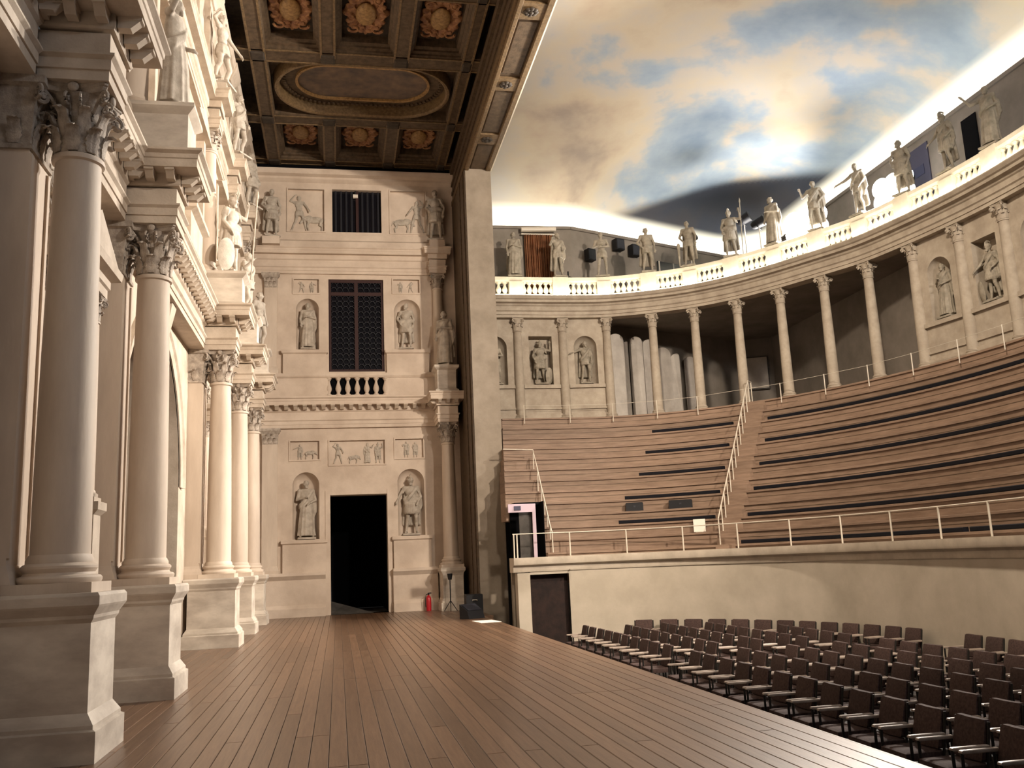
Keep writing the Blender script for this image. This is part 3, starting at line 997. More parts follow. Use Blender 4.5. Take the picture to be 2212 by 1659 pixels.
# podium band, second storey wall, attic wall
def frons_band(name, x, z0, z1, mat, label, holes=()):
    mb = MB()
    wall_holes(mb, lambda u, v, w: (x - w, u, v), 8.0, END_Y, z0, z1, list(holes))
    return struct(name, mb, mat, label, 0.5)
wp = frons_band('wall_left_podium', -2.98, 7.6, 8.40, STONE, 'plain podium band above the lower entablature')
obj('podium_cap', MB().sweep([(-2.98, 8.0), (-2.98, END_Y)], [(-.2, 8.30), (.0, 8.30), (.06, 8.33), (.06, 8.40), (-.2, 8.40)], 1), STONE, wp)
w2 = frons_band('wall_left_second', -3.12, 8.40, 12.1, STONE, 'stone second storey wall of the stage front',
                [H(27.2, 28.2, 9.24, 11.12, .42, 'niche'), H(23.3, 24.25, 9.24, 11.12, .42, 'niche'), H(19.4, 20.4, 9.24, 11.12, .42, 'niche'), H(15.2, 16.2, 9.24, 11.12, .42, 'niche')])
for yc in (27.7, 23.77, 19.9, 15.7):
    f = MB()
    for s in (-1, 1):
        f.box(-3.12, -2.92, yc + s * .72 - .11, yc + s * .72 + .11, 9.1, 11.3)
    fo = obj('niche_frame', f, STONE, w2)
    obj('niche_ledge', MB().frustum_rect([(-3.12, -2.95, yc - .85, yc + .85, 8.4), (-3.12, -2.95, yc - .85, yc + .85, 9.05), (-3.12, -2.82, yc - .95, yc + .95, 9.1), (-3.12, -2.82, yc - .95, yc + .95, 9.2)]), STONE, w2)
    obj('pediment', MB().poly([(-2.8, yc - 1.0, 11.3), (-2.8, yc + 1.0, 11.3), (-2.8, yc, 11.75)]).poly([(-3.12, yc - 1.0, 11.3), (-3.12, yc + 1.0, 11.3), (-3.12, yc, 11.75)]).poly([(-2.8, yc - 1, 11.3), (-3.12, yc - 1, 11.3), (-3.12, yc, 11.75), (-2.8, yc, 11.75)]).poly([(-2.8, yc + 1, 11.3), (-3.12, yc + 1, 11.3), (-3.12, yc, 11.75), (-2.8, yc, 11.75)]).poly([(-2.8, yc - 1, 11.3), (-3.12, yc - 1, 11.3), (-3.12, yc + 1, 11.3), (-2.8, yc + 1, 11.3)]), STONE, w2)
Z2A, Z2B = 12.10, 13.02
runs2 = [(29.65 + .34, END_Y), (25.75 + .34, 29.65 - .34), (21.75 + .34, 25.75 - .34), (13.69 + .34, 21.75 - .34), (8.0, 13.69 - .34)]
for k, (y0, y1) in enumerate(runs2):
    struct('trim_%d' % (12 + k), MB().sweep([(-3.0, y0), (-3.0, y1)], ent_profile(Z2A, Z2B, 0, -.4, .26), 1), STONE, 'moulded second entablature along the stage front')
w3 = frons_band('wall_left_attic', -3.12, 13.02, 16.3, STONE, 'attic wall of the stage front under the ceiling',
                [H(y - 1.05, y + 1.05, 13.65, 15.3, .08) for y in (27.7, 23.75, 19.7, 15.7)])
struct('trim_18', MB().sweep([(-3.12, 8.0), (-3.12, END_Y)], [(-.1, 15.55), (.0, 15.55), (.05, 15.62), (.14, 15.66), (.14, 15.76), (.30, 15.80), (.36, 15.93), (.36, 15.98), (-.1, 15.98)], 1), STONE, 'crowning cornice of the attic along the stage front')

# ------------------------------------------------------------------ end wall with doorway, windows, niches
mpE = lambda u, v, w: (u, END_Y + w, v)
EX0, EX1 = -3.3, PX0
holesE = [H(-.25, 1.71, 0, 4.05, .7, 'open'), H(-.26, 1.71, 8.43, 11.86, .22, 'open'), H(-.10, 1.69, 13.67, 15.33, .22, 'open'),
          H(-1.52, -.62, 2.57, 4.87, .45, 'niche'), H(2.08, 3.02, 2.57, 4.90, .45, 'niche'),
          H(-1.40, -.60, 9.24, 11.12, .42, 'niche'), H(2.08, 3.04, 9.24, 11.12, .42, 'niche'),
          H(-1.60, -.61, 5.31, 5.96), H(-.26, 1.66, 5.11, 5.95), H(2.03, 3.02, 5.29, 5.97),
          H(-1.48, -.60, 11.33, 11.84), H(2.07, 3.03, 11.37, 11.87),
          H(-1.69, -.39, 13.68, 15.29), H(2.03, 3.33, 13.68, 15.32)]
we = MB()
wall_holes(we, mpE, EX0, EX1, 0, 16.4, holesE)
wall_end = struct('wall_end', we, WALLST, 'cream end wall of the stage with doorway, window, niches and reliefs', 0.5)
# plinth, pedestal zone and mouldings, broken by the doorway
for a, b in ((-2.95, -.42), (1.86, 3.4)):
    obj('plinth', MB().frustum_rect([(a, b, END_Y - .30, END_Y, 0), (a, b, END_Y - .30, END_Y, .28), (a, b, END_Y - .2, END_Y, .40)]), WALLST, wall_end)
    obj('dado', MB().box(a, b, END_Y - .2, END_Y, .40, 1.22), WALLST, wall_end)
    obj('dado_cap', MB().frustum_rect([(a, b, END_Y - .2, END_Y, 1.22), (a, b, END_Y - .31, END_Y, 1.34), (a, b, END_Y - .33, END_Y, 1.36), (a, b, END_Y - .33, END_Y, 1.46)]), WALLST, wall_end)
for a, b, z0, z1 in ((-1.85, -.40, 1.46, 2.55), (1.90, 3.20, 1.46, 2.55), (-1.85, -.34, 8.33, 9.20), (1.78, 3.3, 8.33, 9.20)):
    obj('niche_pedestal', MB().frustum_rect([(a, b, END_Y - .14, END_Y, z0), (a, b, END_Y - .14, END_Y, z1 - .15), (a - .05, b + .05, END_Y - .2, END_Y, z1 - .11), (a - .05, b + .05, END_Y - .2, END_Y, z1)]), WALLST, wall_end)
# door frame, window sill
for a, b in ((-.42, -.25), (1.71, 1.86)):
    obj('door_jamb', MB().box(a, b, END_Y - .03, END_Y, 0, 4.2), WALLST, wall_end)
# entablatures of the end wall
ent = obj('entablature', MB().sweep([(-2.9, END_Y), (3.55, END_Y)], ent_profile(6.40, 7.45, .12, -.1, .40), 1), WALLST, wall_end)
modillions(ent, [(-2.5, END_Y), (3.5, END_Y)], 1, .165, 6.40 + 1.05 * .738, 0.315, 1.15)
obj('entablature_second', MB().sweep([(-2.9, END_Y), (3.55, END_Y)], ent_profile(12.03, 12.98, .1, -.1, .26), 1), WALLST, wall_end)
obj('attic_sill', MB().sweep([(-2.9, END_Y), (3.6, END_Y)], [(0, 12.98), (.22, 12.98), (.22, 13.22), (.12, 13.30), (.1, 13.5), (0, 13.5)], 1), WALLST, wall_end)
obj('attic_cornice', MB().sweep([(-2.9, END_Y), (PX0, END_Y)], [(0, 15.55), (.06, 15.6), (.12, 15.66), (.12, 15.74), (.27, 15.80), (.32, 15.93), (.32, 15.98), (0, 15.98)], 1), WALLST, wall_end)
# podium band over the entablature with balusters below the window
for a, b in ((-2.9, -.30), (1.74, 3.5)):
    obj('podium_band', MB().box(a, b, END_Y - .16, END_Y, 7.45, 8.2), WALLST, wall_end)
obj('podium_rail', MB().sweep([(-2.9, END_Y), (3.5, END_Y)], [(0, 8.18), (.2, 8.18), (.24, 8.24), (.24, 8.34), (0, 8.34)], 1), WALLST, wall_end)
obj('podium_foot', MB().box(-.30, 1.74, END_Y - .16, END_Y, 7.45, 7.56), WALLST, wall_end)
obj('baluster_shade', MB().box(-.30, 1.74, END_Y - .012, END_Y - .004, 7.56, 8.18), VOID, wall_end)  # flat black sheet in place of the shade behind the balusters
def baluster_mesh(h, r, mat, name='baluster', n=12):
    pr = [(.95, 0), (.95, .06), (.6, .09), (.55, .13), (.95, .30), (1.0, .38), (.85, .50), (.5, .68), (.42, .76), (.42, .82), (.7, .86), (.7, .90), (.95, .93), (.95, 1)]
    return MB().lathe([(r * a, h * z) for a, z in pr], n).mesh(name, mat, 0.7)
BAL_E = baluster_mesh(.63, .105, WALLST)
for k in range(7):
    link('baluster', BAL_E, wall_end, (-.27 + k * (1.99 / 6), END_Y - .09, 7.555))
# panel frames of relief panels
for h in holesE[7:]:
    a, b, c, e = h['u0'], h['u1'], h['v0'], h['v1']
    fr = MB()
    fr.sweep([(a, c), (b, c), (b, e), (a, e)], [(0, 0), (.05, 0), (.05, .035), (0, .035)], 1, closed=True)
    fr.v = [(x, END_Y - z, y) for x, y, z in fr.v]
    obj('panel_frame', fr, WALLST, wall_end)
# carved reliefs in the panels
def relief(key, x, z, h, rz=0.0, flat=0.55, mirror=1, roll=0.0):
    s = h / 1.78
    o = link('relief_figure', FIG[key], wall_end, (x, END_Y + .075, z), (0, roll, 0), (s * mirror, s * flat, s))
    return o
relief('striking', -1.30, 13.70, 1.38, mirror=1)
relief('beast', -.72, 13.70, 1.25, mirror=-1)
relief('striking', 3.02, 13.70, 1.30, mirror=-1)
relief('beast', 2.42, 13.72, 1.15, mirror=1, flat=.4)
relief('pointing', -1.28, 5.33, .54); relief('beast', -.95, 5.33, .62)
relief('striking', .02, 5.15, .72); relief('orator', 1.05, 5.15, .72, mirror=-1); relief('spearman', 1.42, 5.15, .70); relief('beast', .55, 5.15, .6, flat=.35)
relief('gesture', 2.42, 5.32, .58); relief('armour_hip', 2.74, 5.32, .56)
relief('striking', -1.22, 11.35, .44); relief('pointing', -.85, 11.35, .44, mirror=-1)
relief('gesture', 2.34, 11.39, .42); relief('striking', 2.72, 11.39, .42, mirror=-1)

# doorway: dark passage with a rising painted street floor
d1 = struct('door_1', MB().poly([(-.26, END_Y + .7, 0), (-.26, END_Y + 4.5, 1.1), (-.26, END_Y + 4.5, 5), (-.26, END_Y + .7, 5)]).poly([(1.72, END_Y + .7, 0), (1.72, END_Y + 4.5, 0), (1.72, END_Y + 4.5, 5), (1.72, END_Y + .7, 5)]).poly([(-.26, END_Y + 4.5, 0), (1.72, END_Y + 4.5, 0), (1.72, END_Y + 4.5, 5), (-.26, END_Y + 4.5, 5)]).poly([(-.26, END_Y + .7, 4.06), (1.72, END_Y + .7, 4.06), (1.72, END_Y + 4.5, 4.06), (-.26, END_Y + 4.5, 4.06)]), VOID, 'tall dark doorway in the end wall')
obj('street_floor', MB().frustum_rect([(-.26, 1.72, END_Y, END_Y + 4.4, -.05), (-.26, 1.72, END_Y, END_Y + 4.4, 0.0)]).poly([(-.26, END_Y + .2, .0), (1.2, END_Y + .2, .0), (.2, END_Y + 1.2, .28), (-.26, END_Y + 1.2, .42)]), STREET, d1)
# second storey window with dark red frame and lead lattice
wn = struct('window_1', MB().box(-.26, 1.71, END_Y + .20, END_Y + .22, 8.43, 11.86), GLASS_DK, 'tall dark window with lead lattice over the doorway')
fr = MB()
for a, b in ((-.26, -.17), (.66, .79), (1.62, 1.71)):
    obj('window_post', MB().box(a, b, END_Y + .08, END_Y + .17, 8.43, 11.86), WINFR, wn)
for a, b in ((8.43, 8.53), (11.27, 11.40), (11.76, 11.86)):
    obj('window_bar', MB().box(-.26, 1.71, END_Y + .085, END_Y + .165, a, b), WINFR, wn)
RING = MB().tube([(.098 * cos(2 * PI * k / 12), 0, .098 * sin(2 * PI * k / 12)) for k in range(12)], .014, 5, closed=True).mesh('lattice_ring', LEAD, 0.9)
for x0, z0, z1 in ((-.17, 8.53, 11.27), (.79, 8.53, 11.27), (-.17, 11.40, 11.76), (.79, 11.40, 11.76)):
    nz = int(round((z1 - z0) / .2))
    for i in range(4):
        for j in range(nz):
            link('lattice_ring', RING, wn, (x0 + .104 + i * .2075, END_Y + .14, z0 + (j + .5) * (z1 - z0) / nz))
wn2 = struct('window_2', MB().box(-.10, 1.69, END_Y + .20, END_Y + .22, 13.67, 15.33), GLASS_DK, 'square dark attic window with a dark red post')
obj('window_post', MB().box(.76, .86, END_Y + .12, END_Y + .18, 13.67, 15.33), WINFR, wn2)
for i in range(9):
    x = -.06 + i * .195
    obj('curtain_fold', MB().tube([(x + .08, END_Y + .185, 13.68), (x + .08, END_Y + .185, 15.32)], .045, 6), LEAD, wn2)
tg = thing('window_lamp', 'small white lamp box at the head of the attic window', 'lamp', (.75, END_Y + .1, 15.05))
obj('housing', MB().box(-.09, .09, -.04, .06, 0, .13), PAPER, tg)
obj('mounting', MB().box(-.03, .03, .0, .06, .13, .29), BLACK, tg)

# ------------------------------------------------------------------ proscenium wall: pier and great beam
struct('floor_wing', MB().box(STAGE_X1, PX0 + .1, 27.5, 33.0, -.12, -.001), PLANK, 'stage floor running on behind the pier')
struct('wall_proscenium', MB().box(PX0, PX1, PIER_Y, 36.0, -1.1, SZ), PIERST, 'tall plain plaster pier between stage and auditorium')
struct('trim_40', MB().box(PX0 - .03, PX0, PIER_Y + .04, END_Y, 0, SZ).box(PX0 - .06, PX0, PIER_Y + .3, PIER_Y + .5, 0, SZ).box(PX0 - .06, PX0, 30.4, 30.6, 0, SZ), DARKWOOD, 'dark facing on the stage side of the pier standing in for shade')  # dark face added in place of the shade on this side
struct('wall_pier_foot', MB().box(4.84, 4.95, YP_ + .42, YP_ + .6, -1.1, 1.5), PIERST, 'plaster foot wall beside the podium doorway')
bm_ = struct('wall_proscenium_beam', MB().box(PX0, PX1, -1.0, 36.0, SZ + .02, 17.2), DARKWOOD, 'great dark wooden beam carrying the ceiling edge over the stage front')
# soffit: gilded frame, panels, rosettes
for x0, x1 in ((PX0, PX0 + .13), (PX1 - .16, PX1)):
    obj('soffit_moulding', MB().frustum_rect([(x0 + .02, x1 - .02, 12, PIER_Y + .05, SZ + -0.070), (x0, x1, 12, PIER_Y + .05, SZ + -0.030), (x0, x1, 12, PIER_Y + .05, SZ + 0.020)]), GILTD, bm_)
obj('soffit_line', MB().box(PX1 - .005, PX1 + .035, 10, PIER_Y + .05, SZ + -0.060, SZ + 0.100), WEDGE, bm_)
for k, y in enumerate((26.87, 23.42, 19.88, 16.34)):
    obj('rosette_frame', MB().frustum_rect([(PX0 + .13, PX1 - .16, y - .34, y + .34, SZ + -0.040), (PX0 + .13, PX1 - .16, y - .34, y + .34, SZ + 0.020)]), GILTD, bm_)
    ro = MB()
    for q in range(8):
        a = q * PI / 4
        ro.ellipsoid((4.75 + .12 * cos(a), y + .12 * sin(a), SZ + -0.050), (.075, .075, .04), 8, 6)
    ro.ellipsoid((4.75, y, SZ + -0.060), (.07, .07, .06), 8, 6)
    obj('rosette', ro, COFFER, bm_, smooth=1.0)
    obj('soffit_panel', MB().frustum_rect([(PX0 + .19, PX1 - .22, y + .5, y + 2.95, SZ + -0.005), (PX0 + .16, PX1 - .19, y + .45, y + 3.0, SZ + 0.020)]), DARKWOOD, bm_)
# mouldings on the stage side of the beam
for z0, z1, d in ((SZ + .02, SZ + .18, .05), (15.2, 15.32, .04), (15.55, 15.66, .05), (15.92, 16.15, .10)):
    obj('beam_moulding', MB().box(PX0 - d, PX0, 3, END_Y, z0, z1), GILTD if z0 < 15.2 else DARKWOOD, bm_)

# ------------------------------------------------------------------ coffered ceiling over the stage
ceil = struct('ceiling', MB().box(-3.6, PX0, 4.0, 34.0, 16.95, 17.05), COFFER, 'dark coffered wooden ceiling over the stage with gilded panels')
CZ = 16.2
BX = [(-2.42, -1.90), (-.42, .08), (1.70, 2.22), (3.72, 4.12)]
ROWS = [('three', 29.42, 32.15), ('oval', 25.50, 28.80), ('three', 22.0, 24.80), ('oval', 18.0, 21.3), ('three', 14.5, 17.3)]
for bi, (a, b) in enumerate(BX):
  for (ya_, yb_) in ([(10, 32.62)] if bi in (0, 3) else [(r[1] - .3, r[2] + .3) for r in ROWS if r[0] == 'three']):
    obj('beam', MB().frustum_rect([(a + .05, b - .05, ya_, yb_, CZ), (a + .05, b - .05, ya_, yb_, CZ + .03), (a, b, ya_, yb_, CZ + .07), (a, b, ya_, yb_, 16.95)]), DARKWOOD, ceil)
    for x in (a + .03, b - .09):
        obj('gilt_moulding', MB().box(x, x + .06, ya_, yb_, CZ - .02, CZ), GILTD, ceil)
prev = 32.62
edges = []
for kind, y0, y1 in ROWS:
    edges.append((y1, prev))
    prev = y0
edges.append((prev - .6, prev))
for a, b in edges:
    obj('cross_beam', MB().frustum_rect([(-3.2, PX0, a + .05, b - .05, CZ + .02), (-3.2, PX0, a + .05, b - .05, CZ + .04), (-3.2, PX0, a, b, CZ + .08), (-3.2, PX0, a, b, 16.95)]), DARKWOOD, ceil)
    for y in (a + .02, b - .08):
        obj('gilt_moulding', MB().box(-3.2, PX0, y, y + .06, CZ, CZ + .02), GILTD, ceil)
    for (xa, xb) in BX:
        obj('beam_boss', MB().frustum_rect([(xa + .1, xb - .1, (a + b) / 2 - .18, (a + b) / 2 + .18, CZ - .05), (xa + .04, xb - .04, (a + b) / 2 - .24, (a + b) / 2 + .24, CZ - .01)]), COFFER, ceil)
def cartouche_mesh():
    mb = MB()
    rows = []
    n = 72
    def rad_(t):
        lob = 1 + .13 * cos(8 * t) + .07 * cos(20 * t + .7)
        return lob
    for s, z in ((1.0, .0), (1.0, -.05), (.9, -.11), (.66, -.10), (.6, -.05)):
        rows.append([(.50 * s * rad_(2 * PI * k / n) * cos(2 * PI * k / n), .82 * s * rad_(2 * PI * k / n) * sin(2 * PI * k / n), z) for k in range(n)])
    mb.quadgrid(rows, close_u=True)
    mb.poly(rows[-1])
    for k in range(14):
        a = 2 * PI * k / 14
        mb.ellipsoid((.43 * cos(a), .72 * sin(a), -.09), (.10, .10, .05), 8, 6)
    for s in (-1, 1):
        for q in (-1, 1):
            mb.tube([(s * (.30 + .12 * cos(a)), q * (.62 + .12 * sin(a)), -.12) for a in [i * .6 for i in range(9)]], .035, 6)
    return mb.mesh('cartouche', CARTO, 0.9)
CART = cartouche_mesh()
CBOSS = MB().ellipsoid((0, 0, 0), (.25, .46, .10), 20, 10).mesh('boss', GILT, 1.2)
for kind, y0, y1 in ROWS:
    if kind == 'three':
        for (a, b), (c, d) in zip(BX, BX[1:]):
            xa, xb = b, c
            obj('coffer_moulding', MB().sweep([(xa, y0), (xb, y0), (xb, y1), (xa, y1)], [(0, 16.34), (-.08, 16.38), (-.08, 16.44), (-.15, 16.50), (-.15, 16.76), (0, 16.95)], 1, closed=True), DARKWOOD, ceil)
            obj('coffer_panel', MB().box(xa, xb, y0, y1, 16.74, 16.78), COFFER, ceil)
            k_ = link('cartouche', CART, ceil, ((xa + xb) / 2, (y0 + y1) / 2, 16.73), (0, 0, 0), (1.15, 1.12 * (y1 - y0) / 2.75, 1.2))
            link('boss', CBOSS, k_, (0, 0, -.10))
    else:
        xa, xb = BX[0][1], BX[-1][0]
        xm, ym = (xa + xb) / 2, (y0 + y1) / 2
        def stad(rx, ry, nn=24):
            hx = rx - ry
            pts = []
            for i in range(nn + 1):
                a = -PI / 2 + PI * i / nn
                pts.append((xm + hx + ry * cos(a), ym + ry * sin(a)))
            for i in range(nn + 1):
                a = PI / 2 + PI * i / nn
                pts.append((xm - hx + ry * cos(a), ym + ry * sin(a)))
            return pts
        obj('oval_panel_ground', MB().box(xa, xb, y0, y1, 16.62, 16.66), DARKWOOD, ceil)
        sp = stad(2.62, 1.52)
        obj('oval_moulding', MB().sweep(sp, [(-.02, 16.66), (-.02, 16.30), (.03, 16.26), (.10, 16.26), (.13, 16.34), (.16, 16.62)], 1, closed=True), GILTD, ceil, smooth=0.6)
        s2 = stad(2.44, 1.36)
        dm = MB().box(-.035, .035, -.05, .05, -.07, 0).mesh('oval_dentil', DARKWOOD)
        sl = arclen(s2 + [s2[0]])
        for i in range(84):
            (px, py), (tx, ty) = at_len(s2 + [s2[0]], sl, sl[-1] * i / 84)
            link('oval_dentil', dm, ceil, (px, py, 16.62), (0, 0, math.atan2(ty, tx)))
        obj('oval_inner_moulding', MB().sweep(stad(2.06, 1.02), [(-.04, 16.62), (-.04, 16.54), (.04, 16.54), (.04, 16.62)], 1, closed=True), GILT, ceil, smooth=0.6)
        ob = MB().poly([(x, y, 16.615) for x, y in stad(2.04, 1.0)])
        obj('oval_painting', ob, PAINTING, ceil)
obj('ceiling_shadow_gap', MB().box(-3.3, PX0, 32.62, 32.7, 16.0, 17), VOID, ceil)

# ------------------------------------------------------------------ auditorium: hall walls
HW = [(5.1, 31.3), (8.5, 31.2), (15.9, 34.1), (17.2, 33.5), (17.3, -2.0)]
ZW = 13.5
for k, (p, q) in enumerate(zip(HW, HW[1:])):
    d = Vector((q[0] - p[0], q[1] - p[1])).normalized()
    nn = Vector((-d.y, d.x))          # outwards
    mb = MB()
    t_ = 0.22
    mb.poly([(*p, -1.2), (*q, -1.2), (*q, ZW), (*p, ZW)])
    po, qo = (p[0] + nn.x * t_, p[1] + nn.y * t_), (q[0] + nn.x * t_, q[1] + nn.y * t_)
    mb.poly([(*p, ZW), (*q, ZW), (*qo, ZW), (*po, ZW)])
    mb.poly([(*po, -1.2), (*qo, -1.2), (*qo, ZW), (*po, ZW)])
    w = struct('wall_' + ('end_hall', 'corner_hall', 'return_hall', 'back_hall')[k], mb, HALLW, ('dull plaster hall wall above the balustrade beside the pier', 'slanting dull plaster hall wall behind the black speakers', 'short dull plaster hall wall in the far corner', 'long dull plaster hall wall behind the balustrade statues')[k])
    obj('wall_ledge', MB().sweep([p, q], [(0, ZW - .10), (.05, ZW - .09), (.07, ZW - .02), (.07, ZW + .01), (0, ZW + .01)], 1), HALLW, w)
struct('wall_near_hall', MB().box(5.1, 17.3, -2.1, -2.0, -1.2, 17), HALLW, 'plaster hall wall')
# painted sky ceiling, springing from behind the wall tops
def seg_dist(x, y, p, q):
    dx, dy = q[0] - p[0], q[1] - p[1]
    t = max(0, min(1, ((x - p[0]) * dx + (y - p[1]) * dy) / (dx * dx + dy * dy)))
    return math.hypot(x - p[0] - t * dx, y - p[1] - t * dy)
OUT = [(5.02, 31.95), (8.6, 31.85), (15.9, 34.75), (17.7, 33.9), (17.95, -3.0)]
def inside_out(x, y):
    for p, q in zip(OUT, OUT[1:]):
        if (q[0] - p[0]) * (y - p[1]) - (q[1] - p[1]) * (x - p[0]) > 0:
            return False
    return True
def sky_z(x, y):
    d = sum(max(1e-3, seg_dist(x, y, p, q)) ** -5 for p, q in zip(OUT, OUT[1:])) ** -.2
    return 13.55 + 0.95 * (1 - math.exp(-d / 0.55)) + 2.1 * (1 - math.exp(-d / 5.0)), d
import numpy as np
ylist = [-3.0 + i * .6 for i in range(48)]
ylist = [y for y in ylist if y < 25.5]
y = 25.5
while y < 34.72:
    ylist.append(y)
    y += .14 if y < 31.5 else .06
SKC = 96
def row_at(y):
    x0 = 5.02
    if y > 31.93:
        x0 = 8.6 + (y - 31.85) / 2.9 * 7.3
    x1 = 17.95 + (17.7 - 17.95) * max(0, (y + 3) / 36.9) if y < 33.9 else 17.7 - (y - 33.9) / .85 * 1.8
    if y > 31.80 and y <= 31.93:
        x1 = x1
    return [(x0 + (x1 - x0) * (.5 - .5 * cos(PI * i / SKC)), y) for i in range(SKC + 1)]
sk = MB()
ra = [r for r in ylist if r <= 31.93]
rb = [r for r in ylist if r > 31.93]
for grp in (ra + [31.93], [31.931] + rb):
    sk.quadgrid([[(x, yy, sky_z(x, yy)[0]) for x, yy in row_at(g)] for g in grp])
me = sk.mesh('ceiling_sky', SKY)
me.shade_smooth()
at_ = me.attributes.new('dark_corner', 'FLOAT', 'POINT')  # darker grey towards the far hall corner
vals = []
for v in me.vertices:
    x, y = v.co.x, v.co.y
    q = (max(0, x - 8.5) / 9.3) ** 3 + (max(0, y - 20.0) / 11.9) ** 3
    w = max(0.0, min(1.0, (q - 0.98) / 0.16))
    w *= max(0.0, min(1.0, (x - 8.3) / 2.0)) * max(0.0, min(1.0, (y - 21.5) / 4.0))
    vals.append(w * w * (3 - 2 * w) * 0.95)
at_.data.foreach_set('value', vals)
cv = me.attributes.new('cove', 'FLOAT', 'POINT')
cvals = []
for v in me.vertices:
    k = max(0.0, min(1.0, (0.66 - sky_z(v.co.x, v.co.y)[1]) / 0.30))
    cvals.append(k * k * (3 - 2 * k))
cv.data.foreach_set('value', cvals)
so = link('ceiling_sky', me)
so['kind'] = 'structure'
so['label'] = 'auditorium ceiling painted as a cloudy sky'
# tubes lying in the cove on the wall tops
for k, (p, q) in enumerate(zip(HW, HW[1:])):
    d = Vector((q[0] - p[0], q[1] - p[1])).normalized()
    nn = Vector((-d.y, d.x))
    a = (p[0] + nn.x * .34, p[1] + nn.y * .34, ZW - .12)
    b = (q[0] + nn.x * .34, q[1] + nn.y * .34, ZW - .12)
    t = tag(obj('cove_tube', MB().tube([a, b], .035, 8), TUBE), ('white light tube in the cove over the curtained hall wall', 'white light tube in the cove over the slanting hall wall', 'short light tube in the cove of the far hall corner', 'long white light tube in the cove over the back hall wall')[k], 'light tube', 'light tubes in the cove')
    obj('tube_bed', MB().tube([(a[0], a[1], ZW - .19), (b[0], b[1], ZW - .19)], .05, 6), PAPER, t)

# ------------------------------------------------------------------ auditorium: podium wall, tiers, colonnade
pc = curve(0.0, x_end=6.44)
pw = struct('wall_podium', MB().sweep(pc, [(0, ORCH_Z), (0, 1.25), (-.4, 1.25)], 1, cap=False), PODIUM, 'smooth plaster podium wall below the seating tiers', 0.6)
YP = el(0)[1] + el(0)[2]
obj('door_post', MB().box(4.92, 5.28, YP, YP + .4, ORCH_Z, 1.2), PODIUM, pw)
d2 = struct('door_2', MB().box(5.28, 6.44, YP + .35, YP + .4, ORCH_Z, 1.2), VOID, 'dark doorway below the podium coping')
obj('door_leaf', MB().box(5.30, 6.42, YP + .27, YP + .33, ORCH_Z, 1.16), mottled('dark_red_door_wood', (.012, .006, .005), (.025, .012, .009), 5), d2)
obj('door_lintel', MB().box(5.28, 6.44, YP, YP + .4, 1.14, 1.25), PODIUM, d2)
cp = curve(0.0, x_end=4.80)
struct('trim_30', MB().sweep(cp, [(-.5, 1.22), (.03, 1.22), (.05, 1.27), (.05, 1.36), (.10, 1.40), (.18, 1.42), (.20, 1.47), (.20, 1.62), (-.5, 1.62)], 1), COPING, 'moulded stone coping on the podium wall', 0.5)

NT = 13
ZT0, ZT1 = 1.36, 6.2
tiers = struct('floor_tiers', None, None, 'brown wooden seating tiers rising to the colonnade')
AISLE_L = 1.05      # distance along the curve from x_end to the first stair
def tier_z(k):
    return ZT0 + (ZT1 - ZT0) * k / NT
def tier_t(k):
    return 0.055 + (0.985 - 0.055) * k / NT
for k in range(NT):
    t0 = tier_t(k)
    z0, z1 = tier_z(k), tier_z(k + 1)
    c = curve(t0, x_end=5.88 if k < 5 else .1812 * (el(t0)[1] + el(t0)[2]))
    mb = MB().sweep(c, [(-.9, z0 - .5), (-.03, z0 - .5), (-.03, z1 - .06), (.02, z1 - .055), (.02, z1 - .005), (.01, z1), (-.9, z1)], 1)
    obj('tier', mb, TIER, tiers, smooth=0.5)
    if True:
        obj('tier_seam', MB().sweep(c, [(-.03, z0 + .17), (-.024, z0 + .17), (-.024, z0 + .182), (-.03, z0 + .182)], 1), DARKWOOD, tiers)
# stair of half steps in the radial aisles
def stair(frac_pts, label):
    st = thing('aisle_stair', label, 'stair', (0, 0, 0))
    for k in range(NT):
        for hf in (0, 1):
            t = tier_t(k) - 0.0 + (hf - 1) * 0.035
            z = tier_z(k) + (tier_z(k + 1) - tier_z(k)) * (0.5 if hf == 0 else 1.0) + 0.004
            th = rad(frac_pts)
            cx, cy, a, b = el(t)
            p = Vector((cx + b * cos(th), cy + a * sin(th)))
            tg_ = Vector((-b * sin(th), a * cos(th))).normalized()
            nn = Vector((tg_.y, -tg_.x))
            o = obj('stair_step', MB().box(-.30, .30, -.02, .30, z - .2, z), TIER, st, (p.x, p.y, 0), (0, 0, math.atan2(tg_.y, tg_.x) + PI))
    return st
stair(49.0, 'steep wooden aisle stair dividing the seating tiers, with white hand rail')

